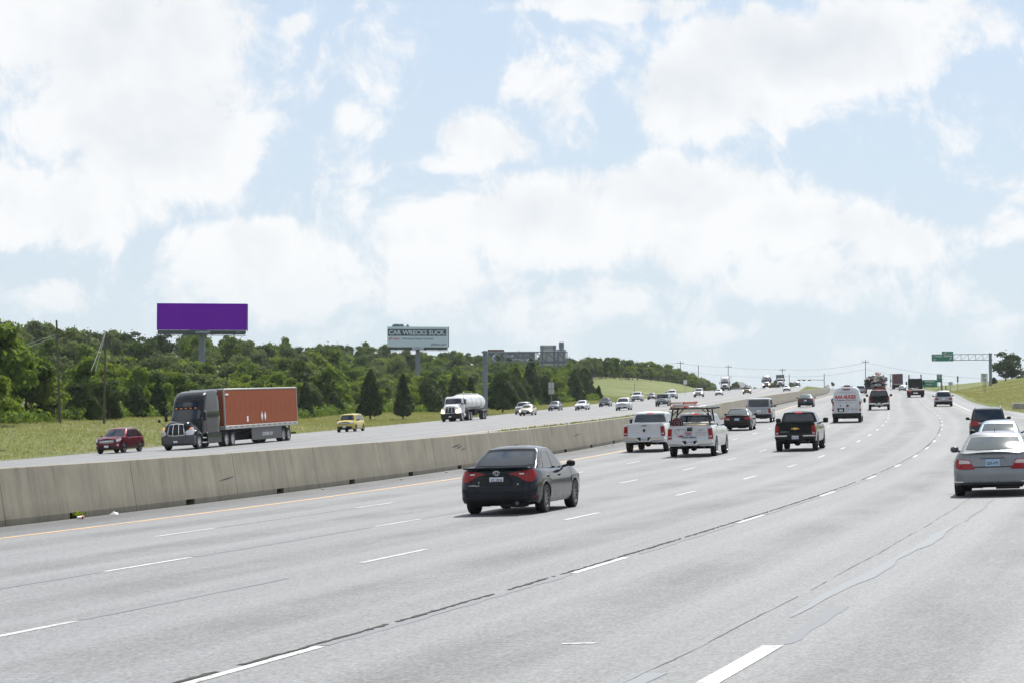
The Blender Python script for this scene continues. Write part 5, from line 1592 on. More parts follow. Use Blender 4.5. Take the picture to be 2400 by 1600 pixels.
o = empty('hose_reel', 'round hose reel standing at the left of the work pickup bed', 'hose reel'); rl_.build('drum', BLACK, o); MB().lathe([(.20, -.10), (.215, -.105), (.23, -.10)], 'x', (0, 0, 0), 20).lathe([(.10, -.10), (.12, -.104), (.13, -.10)], 'x', (0, 0, 0), 16).build('hose', mat('faded red hose', (.35, .12, .15), .6), o)
on_truck(o, -WL/2+.45, .60, 1.45)
o = MB().bbox(0, .55, -.88, .88, 0, .55, .02).build('tool_box', ALU); tag(o, 'aluminium tool box across the work pickup bed behind its cab', 'tool box'); on_truck(o, -WL/2+1.35, 0, .93)
o = MB().bbox(0, 1.6, -.42, .42, 0, .05, .01).build('plywood_sheet', mat('pale plywood', (.55, .45, .30), .7)); tag(o, 'pale plywood sheet lying in the work pickup bed', 'board'); on_truck(o, -WL/2+.25, -.25, 1.34)

o, d = car('black_pickup', 'black crew cab pickup with gold bow-tie badge right of the white work pickup', 'pickup truck', 'pickup', BLACKP, 2, 'pick', ALLOYD, None, 'KBL 6190', L=5.7, W=1.89, H=1.80, rw=.66, roof=1.73, deck=1.29, belt=1.20, cowl=1.2, nose=1.02, bumpm=BLACK)
B, w0, L, dk = d['B'], d['w0'], d['L'], d['dk']; xe = d['XR'](dk-.26)-.02
for sg in (1, -1): MB().box(-L/2-.115, -L/2-.098, min(sg*.36, sg*(w0-.04)), max(sg*.36, sg*(w0-.04)), .68, .735).build('bumper_trim', CHROME, o, 0)
MB().poly([(-.19, dk-.245), (-.06, dk-.235), (-.055, dk-.21), (.05, dk-.21), (.055, dk-.235), (.19, dk-.235), (.17, dk-.285), (.055, dk-.285), (.05, dk-.31), (-.05, dk-.31), (-.06, dk-.285), (-.17, dk-.285)], (xe-.01, xe+.03)).build('badge', mat('gold badge', (.75, .50, .12), .25, .8), o)
tb_ = MB(); add_text(tb_, 'COLORADO LT', .055, (xe-.002, .48, dk-.40), (0, -1, 0), (0, 0, 1), bold=.001, width=.42); tb_.build('lettering', ALU, o, 0)
seat_on(o, own, 104.2, 8.95, OURS, d['xr'])

o, d = car('maroon_sedan', 'maroon sedan with bright rear window just beyond the white work pickup', 'car', 'sedan', MAROON, 1, 'bar', plate=None, platemat=PLATEB, glass=GLASS2, L=4.8, W=1.82)
seat_on(o, own, 148.5, 1.75, OURS, d['xr'])
o, d = car('silver_boxy_suv', 'boxy silver SUV with dark rear window by the wall beyond the maroon sedan', 'car', 'boxsuv', SILVER, 1, 'tall')
seat_on(o, own, 173, 1.35, OURS, d['xr'])
o, d = car('dark_sedan', 'small looking dark sedan with sun glint by the far part of the wall', 'car', 'sedan', paint('dark teal paint', (.03, .045, .055), .4), 1, 'bar', glass=GLASS2, L=4.85, W=1.83)
seat_on(o, own, 260, 1.75, OURS, d['xr'])

# --- white van with red lettering
o = empty('plumber_van', 'tall white van reading AAA AUGER in red on its rear doors', 'van')
Wv, Lv, Hv = 1.03, 5.95, 2.52
V = Surf(Lv, Wv, .10, .30, lerpk([(.4, Wv-.02), (.9, Wv), (1.4, Wv-.015), (2.0, Wv-.10), (2.35, Wv-.20), (2.48, Wv-.30), (2.52, Wv-.45)]), lerpk([(.4, -Lv/2+.03), (.6, -Lv/2), (1.4, -Lv/2+.01), (2.3, -Lv/2+.10), (2.52, -Lv/2+.25)]), lerpk([(.4, Lv/2), (.9, Lv/2-.05), (1.15, Lv/2-.5), (1.3, Lv/2-.75), (2.1, Lv/2-1.5), (2.4, Lv/2-1.8), (2.52, Lv/2-2.2)]), .02, .2, 0, True)
g = MB(); us = list(np.linspace(0, V.half, 60)); zl = [.42, .6, .8, 1.0, 1.2, 1.4, 1.6, 1.8, 2.0, 2.2, 2.35, 2.43, 2.48, 2.52]
rows_ = [[V.P(u, z) for u in us]+[Vector((p.x, -p.y, p.z)) for p in [V.P(u, z) for u in us[::-1]][1:-1]] for z in zl]
g.grid(rows_, True); k = len(g.v); n = len(rows_[0]); g.f.append(tuple(range(k-n, k))); g.mi.append(0); g.build('body', WHITE, o, 35)
xv = -Lv/2-.005
g = MB(); V.patch(g, [(-Wv-.15, .42, .70), (Wv+.15, .42, .70)], off=.02, dx=.1, nz=1); g.build('rear_bumper', BLACK, o)
for sg in (1, -1):
    g = MB(); V.patch(g, [(sg*(Wv-.11), .86, 1.52), (sg*(Wv+.05), .86, 1.52)], off=.014, dx=.05); t_ = g.build('taillight', REDL, o)
    g = MB(); V.patch(g, [(sg*(Wv-.10), 1.0, 1.28), (sg*(Wv+.04), 1.0, 1.28)], off=.018, dx=.05); g.build('reversing_lens', CLEARL, t_)
    MB().lathe([(0, 0), (.07, .01), (.1, .06), (.1, .16), (0, .2)], 'y', (Lv/2-1.35, Wv+.04 if sg > 0 else -Wv-.24, 1.55), 10, 1.8).build('mirror', BLACK, o)
g = MB(); V.patch(g, [(-.008, .74, 2.36), (.008, .74, 2.36)], off=.004, nz=8); g.build('door_seam', TRIM, o)
tb_ = MB(); add_text(tb_, 'AAA AUGER', .36, (xv+.035, .06, 1.86), (0, -1, 0), (0, 0, 1), bold=.012, width=1.52); tb_.build('lettering', RED, o, 0)
tb_ = MB(); add_text(tb_, 'No charge for trading out', .085, (xv+.085, .0, 2.17), (0, -1, 0), (0, 0, 1), width=1.32); add_text(tb_, 'PLUMBING  SERVICES', .12, (xv+.010, .04, 1.62), (0, -1, 0), (0, 0, 1), bold=.002, width=1.5)
add_text(tb_, '"You\'re the Sir or calling us"', .085, (xv-.002, .05, 1.44), (0, -1, 0), (0, 0, 1), width=1.28)
for a in (-.15, -.42, -.68): add_text(tb_, 'Lic 12\n4401\n882', .06, (xv-.018, a, .98), (0, -1, 0), (0, 0, 1), width=.16)
tb_.build('lettering', GREYV, o, 0)
MB().tube((xv-.03, -.09, 1.23), (xv+.02, -.09, 1.23), .075, n=12).build('door_handle', BLACK, o); MB().tube((xv-.03, .42, 1.23), (xv+.02, .42, 1.23), .05, n=10).build('badge', GREYV, o)
MB().poly([(.68, 1.06), (.14, 1.06), (.20, .80), (.60, .80)], (xv-.022, xv+.02)).build('plate_recess', BLACK, o); MB().bbox(xv-.034, xv, .27, .53, .84, .97, .004).build('licence_plate', PLATE, o)
MB().bbox(-Lv/2+.02, -Lv/2+.2, -.26, .26, 2.40, 2.45, .01).build('brake_lamp', REDL, o)
MB().box(-Lv/2+.3, Lv/2-.4, -.7, .7, .30, .5).tube((-Lv/2+1.0, -.8, .34), (-Lv/2+1.0, .8, .34), .05).build('underside', DARK, o, 0)
for x_ in (-Lv/2+.95, Lv/2-1.0):
    for sg in (1, -1): wheel(o, x_, sg*(Wv-.13), .35, .23, ALU, 5)
seat_on(o, own, 166.8, 8.05, OURS, -Lv/2+.95)

o, d = car('dark_pickup', 'dark pickup with glinting roof and pale bumper corners right of the van', 'pickup truck', 'pickup', BLACKP, 1, 'pick', None, None, H=1.96, roof=1.88)
seat_on(o, own, 224.6, 9.95, OURS, d['xr'])
o, d = car('light_hatchback', 'pale hatchback with a bicycle standing on its roof near the right verge', 'car', 'hatch', SILVER, 1, 'bar', L=4.5, W=1.84, H=1.66)
rk = MB()
for x_ in (-.5, .3): rk.tube((x_, -.68, 1.72), (x_, .68, 1.72), .02, n=6)
rk.tube((.45, .1, 1.72), (.45, .1, 2.5), .05, n=6).tube((-.6, -.3, 1.72), (-.6, -.3, 2.1), .05, n=6).build('roof_rack', BLACK, o); seat_on(o, own, 239.6, 16.45, OURS, d['xr']); M_ = o.matrix_world.copy()
bk = empty('bicycle', 'bicycle standing upright on the pale hatchback roof', 'bicycle')
for x_ in (-.52, .52):
    w_ = MB(); n = 24
    for i in range(n): w_.tube((x_+.33*math.cos(2*PI*i/n), 0, .34+.33*math.sin(2*PI*i/n)), (x_+.33*math.cos(2*PI*(i+1)/n), 0, .34+.33*math.sin(2*PI*(i+1)/n)), .05, n=5, caps=False)
    for i in range(6): w_.tube((x_, 0, .34), (x_+.33*math.cos(PI*i/3), 0, .34+.33*math.sin(PI*i/3)), .004, n=3)
    w_.build('wheel', RUBBER, bk)
MB().path([(-.52, 0, .34), (-.12, 0, .32), (.36, 0, .82), (-.22, 0, .86), (-.12, 0, .32)], .055, 6).path([(-.52, 0, .34), (-.22, 0, .86)], .025, 5).path([(.52, 0, .34), (.36, 0, .82), (.33, 0, 1.0)], .035, 6).build('frame', BLACKP, bk)
MB().lathe([(0, -.12), (.06, -.1), (.03, .12), (0, .13)], 'x', (-.25, 0, 1.0), 8, .5).tube((-.25, 0, .85), (-.25, 0, 1.0), .014).build('saddle', BLACK, bk)
MB().tube((.34, -.24, 1.02), (.34, .24, 1.02), .014).build('handlebar', BLACK, bk)
bk.matrix_world = M_ @ Matrix.Translation((-.1, .1, 1.74))

o, d = car('grey_suv', 'small grey SUV in the gap between the van and the dark pickup', 'car', 'suv', SILVER, 0, 'far', W=1.9)
seat_on(o, own, 455, 4.9, OURS, d['xr'])
o, d = car('far_pickup', 'white pickup near the crest above the van roof', 'pickup truck', 'pickup', WHITE, 0, 'pick', None, None)
seat_on(o, own, 545, 1.8, OURS, d['xr'])
o, d = car('glinting_sedan', 'silver sedan with bright glint between the two trucks at the crest', 'car', 'sedan', SILVER, 0, 'far', glass=GLASS2)
seat_on(o, own, 560, 14.9, OURS, d['xr'])

# --- oncoming
o, d = car('red_suv', 'ruby red SUV leading the oncoming traffic at the left', 'car', 'suv', RUBY, 2, 'far', ALLOY, None, rear=True, L=4.78, W=1.92, H=1.72, roof=1.63, tr=1.0, tf=1.92, gr=.18, nose=.97, cowl=1.14)
B, w0, L = d['B'], d['w0'], d['L']; hN = .97; fu = lambda y: B.half-y
g = MB()
for q in range(3): B.both(g, [(fu(.60*w0), hN-.10-.065*q, hN-.088-.065*q), (fu(0), hN-.12-.065*q, hN-.108-.065*q)], off=.022, dx=.2, nz=1)
g.build('grille_slat', CHROME, o)
for sg in (1, -1): B.patch(g := MB(), [(sg*fu(.86*w0), .50, .62), (sg*fu(.98*w0), .50, .64)], off=.018); g.build('fog_lamp', CLEARL, o)
B.both(g := MB(), [(w0+.3, .34, .44), (w0+L-.3, .34, .44)], off=.01, nz=1, dx=.3); g.build('sill_trim', BLACK, o)
seat_on(o, opp, 148.2, -40.8, THEIRS, d['xf'], -.05)

o, d = car('yellow_car', 'small tall yellow car oncoming between the two big trucks', 'car', 'hatch', YELLOW, 2, 'far', BLACK and ALLOYD, None, L=4.2, W=1.78, H=1.66, roof=1.60, nose=.92, cowl=1.06, tf=1.28, gf=.85)
B, w0 = d['B'], d['w0']; fu = lambda y: B.half-y
B.both(g := MB(), [(fu(.9*w0), .36, .50), (fu(0), .34, .56)], off=.02, dx=.15); g.build('front_bumper', BLACK, o)
seat_on(o, opp, 206.2, -38.4, THEIRS, d['xf'], -.05)


def far_car(nm, lb, typ, pm, s_, t_, near=0, lit=False, **k):
    o, d = car(nm, lb, {'pickup': 'pickup truck'}.get(typ, 'car'), typ, pm, near, 'far' if typ != 'pickup' else 'pick', None, None, rear=False, lit=lit, **k)
    seat_on(o, opp, s_, t_, THEIRS, d['xf']); return o


far_car('oncoming_sedan', 'champagne sedan with lit headlights oncoming in front of a pale SUV', 'sedan', TAN, 296, -35.8, 1, True)
far_car('oncoming_suv', 'pale SUV oncoming, half hidden behind the champagne sedan', 'suv', SILVER, 317, -39.9, 1)
far_car('oncoming_sedan', 'pale sedan with dark bumper oncoming, first beyond the champagne sedan', 'sedan', GREYP, 346, -39.8, 1)
far_car('oncoming_sedan', 'plain white sedan oncoming in the middle of the far carriageway', 'sedan', WHITE, 335.5, -34.2, 1)
far_car('oncoming_sedan', 'dark sedan with glinting window oncoming, right of the white sedan', 'sedan', NAVY, 369.5, -35.1, 1)
far_car('oncoming_suv', 'white SUV oncoming just above the plain white pickup', 'suv', WHITE, 306, -24.4, 1)
far_car('oncoming_pickup', 'white pickup oncoming by the grassy mound', 'pickup', WHITE, 446, -38.0)
far_car('oncoming_car', 'dark nosed car with glint leading the cluster of four oncoming', 'sedan', GREYP, 494, -39.5)
far_car('oncoming_car', 'pale SUV at the back of the oncoming cluster of four', 'suv', SILVER, 560, -40.5)
far_car('oncoming_suv', 'large dark front SUV oncoming right above the ladder rack', 'boxsuv', GREYP, 336, -22.3, 1)
far_car('oncoming_pickup', 'white pickup with dark grille at the right of the oncoming cluster', 'pickup', WHITE, 482, -34.2)
far_car('oncoming_suv', 'dull red SUV oncoming, tucked behind a white pickup', 'suv', MAROON, 560, -33.6)
far_car('oncoming_pickup', 'white pickup with lit headlights oncoming ahead of the white semi', 'pickup', WHITE, 505, -30.2, 0, True)
far_car('oncoming_sedan', 'white car oncoming right in front of the white semi truck', 'sedan', WHITE, 530, -27.2)
far_car('oncoming_suv', 'bronze SUV oncoming near the far wall', 'suv', BROWNP, 530, -20.8, 0, True)
far_car('oncoming_suv', 'dark small SUV oncoming behind the bronze SUV', 'suv', GREYP, 600, -23.6)
far_car('oncoming_sedan', 'tiny white car oncoming between box truck and the far wall', 'sedan', WHITE, 560, -12.6)


# --- trucks
def stack(name, lv, matr, parent, r1=.1, r2=.1, x0=None, b1=0., b2=0., smooth=30, n=44):
    """closed rounded body from levels (z, xr, xf, halfwidth)"""
    zs = [l[0] for l in lv]; L_ = lv[0][2]-lv[0][1]; w_ = lv[0][3]
    S_ = Surf(L_, w_, r1, r2, lerpk([(l[0], l[3]) for l in lv]), lerpk([(l[0], l[1]) for l in lv]), lerpk([(l[0], l[2]) for l in lv]), b1, b2, 0, True)
    us = sorted(set([0, w_-r1, w_+r1, w_+L_-r2, w_+L_+r2, S_.half]+list(np.linspace(w_-r1, w_+r1, 5))+list(np.linspace(w_+L_-r2, w_+L_+r2, 5))+list(np.linspace(0, w_-r1, 4))+list(np.linspace(w_+r1, w_+L_-r2, 6))+list(np.linspace(w_+L_+r2, S_.half, 4))))
    g_ = MB(); R_ = [[S_.P(u, z) for u in us]+[Vector((p.x, -p.y, p.z)) for p in [S_.P(u, z) for u in us[::-1]][1:-1]] for z in zs]
    g_.grid(R_, True); k_ = len(g_.v); n_ = len(R_[0]); g_.f += [tuple(range(k_-n_, k_)), tuple(range(n_-1, -1, -1))]; g_.mi += [0, 0]
    g_.build(name, matr, parent, smooth)
    return S_


def tractor(o, pm, sleeper=True, fair=True, near=1, lit=False, bump_m=None):
    """highway tractor, nose at x=0, pointing +x; returns x of the back of the cab"""
    bump_m = bump_m or BLACK
    stack('front_bumper', [(.30, -1.0, -.10, 1.12), (.42, -1.0, -.0, 1.20), (.85, -1.0, .0, 1.22), (.95, -1.0, -.05, 1.2)], bump_m, o, .05, .35, b2=.12)
    H_ = stack('hood', [(.9, -1.95, -.08, 1.05), (1.25, -1.95, -.06, 1.02), (1.62, -1.95, -.16, .90), (1.82, -1.95, -.34, .80), (1.95, -1.95, -.75, .72), (2.02, -1.95, -1.4, .70)], pm, o, .05, .30, b2=.16, smooth=40)
    for sg in (1, -1):
        f_ = MB(); G_ = []
        for k in range(13):
            a = PI*k/12*1.0; x_ = -1.30-.66*math.cos(a)*-1; z_ = .62+.66*math.sin(a)
            G_.append([(x_, sg*.86, z_+.12), (x_, sg*1.14, z_+.04), (x_, sg*1.24, z_-.10), (x_, sg*1.25, z_-.22)])
        f_.grid(G_).build('fender', pm, o, 50)
        g_ = MB(); H_.patch(g_, [(sg*(H_.half-.70), 1.0, 1.22), (sg*(H_.half-.98), .98, 1.34), (sg*(H_.half-1.25), 1.02, 1.46), (sg*(H_.half-1.45), 1.2, 1.5)], off=.13, dx=.08, inset=.05); h_ = g_.build('headlight', HEADL if lit else CLEARL, o)
        H_.patch(g_ := MB(), [(sg*(H_.half-1.05), 1.36, 1.44), (sg*(H_.half-1.25), 1.40, 1.50)], off=.14, dx=.08); g_.build('turn_lamp', AMBER, h_)
    H_.both(g_ := MB(), [(H_.half-.60, 1.04, 1.68), (H_.half, 1.0, 1.74)], off=.012, dx=.12, nz=4); g_.build('grille', BLACK, o)
    fr = MB()
    for q in (.0, .22, .42, .60):
        H_.both(fr, [(H_.half-q-.022, 1.0+.06*q, 1.72-.08*q), (H_.half-q+.022, 1.0+.06*q, 1.72-.08*q)], off=.035, nz=4) if q in (.60, .22) else None
    H_.both(fr, [(H_.half-.62, 1.68, 1.74), (H_.half, 1.74, 1.80)], off=.035, dx=.12, nz=1); H_.both(fr, [(H_.half-.62, .99, 1.04), (H_.half, .95, 1.0)], off=.035, dx=.12, nz=1)
    fr.build('grille_frame', CHROME, o)
    for q in range(6 if near > 1 else 0): H_.both(fr := MB(), [(H_.half-.56, 1.10+.095*q, 1.115+.095*q), (H_.half, 1.08+.1*q, 1.095+.1*q)], off=.022, dx=.2, nz=1); fr.build('grille_slat', TRIM, o)
    MB().bbox(.06, .09, -.15, .15, .50, .64, .005).build('licence_plate', PLATE, o)
    xb = -5.75 if sleeper else -3.35
    top = 4.0 if fair else 2.85
    if fair: lv = [(1.0, xb, -1.75, 1.08), (1.95, xb, -1.68, 1.16), (2.02, xb, -1.72, 1.17), (2.75, xb, -2.12, 1.14), (2.85, xb, -2.16, 1.14), (3.2, xb, -2.32, 1.13), (3.6, xb, -2.65, 1.10), (3.85, xb, -3.1, 1.03), (3.96, xb, -3.6, .95), (4.0, xb, -4.3, .88)]
    else: lv = [(1.0, xb, -1.75, 1.08), (1.95, xb, -1.70, 1.12), (2.05, xb, -1.75, 1.12), (2.7, xb+.05, -2.10, 1.05), (2.82, xb+.1, -2.25, 1.0), (2.88, xb+.2, -2.5, .9)]
    C_ = stack('cab', lv, pm, o, .12, .35, b2=.28, smooth=32)
    zt = 2.70 if fair else 2.62
    hw = C_.w0
    C_.both(g_ := MB(), [(C_.half-1.02, 2.12, zt-.08), (C_.half-.85, 2.05, zt), (C_.half, 2.0, zt+.02)], off=.012, dx=.12, nz=4); g_.build('windshield', GLASS, o)
    U0 = C_.half-C_.w0
    for sg in (1, -1):
        C_.patch(g_ := MB(), [(sg*(U0-.38), 1.98, 2.45), (sg*(U0-.62), 1.94, 2.64), (sg*(U0-1.15), 1.90, 2.64)], off=.01, dx=.15); g_.build('side_window', GLASS, o)
        C_.patch(g_ := MB(), [(sg*(U0-.28), 1.05, 1.90), (sg*(U0-.30), 1.05, 1.90)], off=.006); C_.patch(g_, [(sg*(U0-1.25), 1.05, 2.7), (sg*(U0-1.27), 1.05, 2.7)], off=.006); g_.build('door_seam', DARK, o)
        m_ = MB().bbox(-2.02, -1.90, min(sg*1.30, sg*1.52), max(sg*1.30, sg*1.52), 1.95, 2.55, .04).tube((-1.95, sg*1.1, 2.1), (-1.95, sg*1.4, 2.0), .02).tube((-1.95, sg*1.1, 2.5), (-1.95, sg*1.4, 2.5), .02)
        m_.build('mirror', BLACK, o)
        MB().tube((-.75, sg*.95, 1.55), (-.55, sg*1.32, 1.98), .018).lathe([(0, 0), (.09, .02), (.11, .08), (0, .1)], 'x', (-.58, sg*1.34, 2.02), 10).build('hood_mirror', BLACK, o)
        xs_ = -5.6 if sleeper else -3.3
        if sleeper:
            g_ = MB().bbox(-5.7, -2.9, min(sg*1.10, sg*1.20), max(sg*1.10, sg*1.20), .32, 1.08, .03); g_.build('side_fairing', pm, o)
            MB().bbox(-2.85, -2.05, min(sg*1.0, sg*1.18), max(sg*1.0, sg*1.18), .38, .46, .01).bbox(-2.85, -2.05, min(sg*1.0, sg*1.16), max(sg*1.0, sg*1.16), .70, .78, .01).build('step', ALU, o)
        else:
            MB().lathe([(0, -3.3), (.30, -3.28), (.33, -3.2), (.33, -2.2), (.30, -2.12), (0, -2.1)], 'x', (0, sg*.88, .72), 18).build('fuel_tank', CHROME, o)
    if fair:
        C_.both(g_ := MB(), [(C_.half-.62, 2.98, 3.16), (C_.half-.45, 2.93, 3.2), (C_.half, 2.92, 3.22)], off=.012, dx=.12); g_.build('roof_window', GLASS, o)
        for y_ in (-.7, -.35, 0, .35, .7): MB().bbox(-2.2, -2.1, y_-.05, y_+.05, 2.79, 2.83, .008).build('marker_lamp', AMBER, o)
    ch = MB().box(-8.3 if sleeper else -6.4, -1.0, -.45, -.33, .75, 1.0).box(-8.3 if sleeper else -6.4, -1.0, .33, .45, .75, 1.0).box(-2.6, -.6, -.7, .7, .45, .9).box(xb+.1, -1.8, -.95, .95, .8, 1.05)
    ch.build('chassis', DARK, o, 0)
    for x_ in ((-1.30,)+((-6.6, -7.9) if sleeper else (-4.9, -6.2))):
        for sg in (1, -1): wheel(o, x_, sg*(1.06 if x_ == -1.30 else .98), .51, .30 if x_ == -1.30 else .50, ALLOY if near > 1 else ALU, 8)
    return xb


def box_trailer(o, x1, L_, pm, panels=0, skirt=None, z0=1.18, z1=4.08, w_=1.28):
    x0 = x1-L_
    MB().bbox(x0+.06, x1-.06, -w_+.03, w_-.03, z0+.25, z1-.1, .02).build('trailer_box', pm, o)
    fr = MB().bbox(x0, x1, -w_, w_, z1-.12, z1, .03).bbox(x0, x1, -w_, w_, z0, z0+.28, .03)
    for x_ in (x0, x1-.10):
        for sg in (1, -1): fr.bbox(x_, x_+.10, min(sg*(w_-.12), sg*w_), max(sg*(w_-.12), sg*w_), z0, z1, .02)
    fr.build('trailer_frame', ALU, o)
    if panels:
        wd = (L_-.24)/panels
        base = MB().bbox(.004, wd-.004, 0, .018, z0+.30, z1-.14, .004).mesh('panel', pm)
        for k in range(panels):
            for sg in (1, -1):
                q = bpy.data.objects.new('panel', base); COL.objects.link(q); q.parent = o
                q.location = (x0+.12+wd*k if sg > 0 else x0+.12+wd*(k+1), sg*(w_-.029), 0)
                if sg < 0: q.rotation_euler = (0, 0, PI)
                if sg > 0:
                    MB().box(x0+.12+wd*k-.010, x0+.12+wd*k+.010, w_-.012, w_-.004, z0+.30, z1-.14).build('seam', SEAMM, o, 0) if k else None
    for k in range(int(L_/1.2)):
        MB().box(x0+.5+k*1.2, x0+1.0+k*1.2, w_+.001, w_+.006, z0+.14, z0+.19).build('reflector', REDL, o, 0)
    bg = MB().box(x0+.6, x1-1, -.5, .5, z0-.25, z0)
    for k in (0, 1): bg.box(x0+2.2+1.25*k-.1, x0+2.2+1.25*k+.1, -.9, .9, .4, .6)
    bg.box(x1-3.4, x1-3.2, -.7, -.55, .35, z0).box(x1-3.4, x1-3.2, .55, .7, .35, z0)
    bg.box(x0+.05, x0+.12, -1.1, 1.1, .5, .62).box(x0+.05, x0+.12, -.6, -.5, .55, z0).box(x0+.05, x0+.12, .5, .6, .55, z0)
    bg.build('undercarriage', DARK, o, 0)
    for k in (0, 1):
        for sg in (1, -1): wheel(o, x0+2.2+1.25*k, sg*(w_-.30), .51, .50, ALU, 8)
    for sg in (1, -1):
        if skirt: MB().bbox(x0+3.9, x0+10.6, min(sg*(w_-.08), sg*(w_-.03)), max(sg*(w_-.08), sg*(w_-.03)), .28, z0-.002, .02).build('side_skirt', skirt, o)
        MB().bbox(x0-.02, x0, min(sg*.85, sg*1.1), max(sg*.85, sg*1.1), z0+.02, z0+.16, .005).build('taillight', REDL, o)


# the big semi with orange trailer
SEAMM = mat('panel joint', (.36, .13, .075), .6)
m_, n_, b_ = matn('faded orange sheet'); cc = n_.add('ShaderNodeTexCoord').outputs['Object']
f_ = n_.m('ADD', n_.m('MULTIPLY', n_.noise(n_.mapping(cc, (3, 1, .5)), 1.2, 5, .6), .6), n_.m('MULTIPLY', n_.noise(cc, 7, 3, .6), .4))
n_.put(b_.inputs['Base Color'], n_.ramp(f_, [(.3, (.235, .060, .022)), (.5, (.285, .074, .028)), (.7, (.33, .092, .038))])); b_.inputs['Roughness'].default_value = .6; b_.inputs['Specular IOR Level'].default_value = .1
ORANGE2 = m_
o = empty('semi_truck', 'black sleeper semi truck pulling a long orange trailer, oncoming at left', 'semi truck')
xb = tractor(o, paint('black truck paint', (.006, .010, .014), .0, .2), True, True, 2, False, TRIM)
box_trailer(o, -6.35, 16.15, ORANGE2, 14, TRIM)
tb_ = MB(); add_text(tb_, 'schneider.com', .5, (-6.35-16.15+7.2, 1.262, .74), (-1, 0, 0), (0, 0, 1), bold=.006, width=2.3, italic=.2); tb_.build('lettering', GREYV and mat('grey lettering', (.55, .57, .60), .5), o, 0)
for xx in (-6.35-16.15+8.3, -6.35-16.15+7.6): MB().poly([(xx, 2.35), (xx+.20, 2.0), (xx, 1.65), (xx-.20, 2.0)], (1.262, 1.285), 'y').build('diamond_placard', WHITEP, o)
MB().bbox(-11.2, -10.9, 1.26, 1.285, 1.65, 2.05, .003).build('label_sticker', WHITEP, o)
MB().bbox(-7.2, -6.6, 1.26, 1.285, 3.60, 3.72, .003).build('label_sticker', WHITEP, o)
seat_on(o, opp, 150.2, -36.4, THEIRS, -1.3, -.045)

# tanker
o = empty('tanker_truck', 'white day cab tractor with a shiny oval tank trailer, oncoming in mid view', 'tanker truck')
tractor(o, WHITE, False, False, 2, True, BLACK)
tk = MB(); zc = 2.10
tk.lathe([(0, -15.4), (.45, -15.36), (.85, -15.2), (1.12, -14.95), (1.2, -14.7), (1.2, -4.75), (1.12, -4.5), (.85, -4.25), (.45, -4.1), (0, -4.06)], 'x', (0, 0, zc), 36, .80)
TANKM, nn_, bb_ = matn('brushed tank'); bb_.inputs['Metallic'].default_value = .75
cc = nn_.add('ShaderNodeTexCoord').outputs['Object']; nn_.put(bb_.inputs['Base Color'], nn_.mix(nn_.noise(nn_.mapping(cc, (.6, 3, 3)), 1.5, 4, .6), (.62, .62, .60), (.82, .82, .80))); nn_.put(bb_.inputs['Roughness'], nn_.mr(nn_.noise(cc, 4, 3, .6), .3, .7, .22, .42))
tk.build('tank', TANKM, o, 60)
for x_ in (-7.0, -9.6, -12.3): MB().lathe([(1.205, -.04), (1.225, -.03), (1.225, .03), (1.205, .04)], 'x', (x_, 0, zc), 36, .80).build('tank_band', ALU, o)
MB().bbox(-14.8, -5.2, -.35, .35, zc+.90, zc+1.06, .03).build('spill_rail', ALU, o)
for x_ in (-6.5, -9, -11.5): MB().lathe([(0, 1.14), (.22, 1.13), (.26, 1.05), (.26, .9)], 'z', (x_, 0, zc), 14).build('manhole', ALU, o)
for sg in (1, -1): MB().bbox(-15.3, -4.6, min(sg*1.0, sg*1.24), max(sg*1.0, sg*1.24), 1.35, 1.42, .01).build('side_rail', TRIM, o)
MB().box(-15.2, -5, -.5, .5, .95, 1.25).box(-10.8, -9.2, -1.0, 1.0, .55, 1.3).box(-15.35, -15.2, -1.2, 1.2, .75, 1.1).build('undercarriage', DARK, o, 0)
for x_ in (-13.2, -14.5):
    for sg in (1, -1): wheel(o, x_, sg*.98, .51, .50, ALU, 8); MB().bbox(x_-.66, x_+.5, min(sg*.75, sg*1.24), max(sg*.75, sg*1.24), 1.08, 1.14, .02).build('mudguard', ALU, o)
MB().tube((-3.45, .95, 1.0), (-3.45, .95, 3.2), .07).tube((-3.45, .95, 3.2), (-3.6, .95, 3.35), .07).build('exhaust_stack', CHROME, o)
seat_on(o, opp, 263.5, -39.2, THEIRS, -1.3, -.03)

# distant trucks
o = empty('semi_truck', 'white semi truck with tall white trailer far up the far carriageway', 'semi truck')
tractor(o, WHITE, True, True, 1); box_trailer(o, -6.35, 12, WHITEP)
seat_on(o, opp, 665, -32.5, THEIRS, -1.3)
o = empty('semi_truck', 'silver semi truck with lit headlights and rounded grey trailer near the crest', 'semi truck')
tractor(o, SILVER, True, True, 1, True)
MB().lathe([(0, -18), (1.3, -17.7), (1.55, -17), (1.55, -7.5), (1.2, -6.6), (0, -6.4)], 'x', (0, 0, 2.55), 24, 1.0).build('tank', BLUEG, o, 60); MB().box(-17.5, -7, -.9, .9, .6, 1.6).build('undercarriage', DARK, o, 0)
for x_ in (-16.4, -15.1):
    for sg in (1, -1): wheel(o, x_, sg*.98, .51, .50, ALU, 8)
seat_on(o, opp, 740, -22.6, THEIRS, -1.3)
o = empty('box_truck', 'white cab truck with a big dark grey box right of the silver semi', 'box truck')
tractor(o, WHITE, False, False, 1, False); MB().bbox(-12.5, -3.7, -1.28, 1.28, 1.1, 4.05, .04).build('cargo_box', GREYP, o); MB().box(-12.3, -3.6, -.5, .5, .7, 1.1).build('undercarriage', DARK, o, 0)
for sg in (1, -1): wheel(o, -10.5, sg*.98, .51, .5, ALU, 8)
seat_on(o, opp, 742, -18.2, THEIRS, -1.3)
o = empty('dump_truck', 'pale cab truck with dull red trailer showing above the far wall', 'truck')
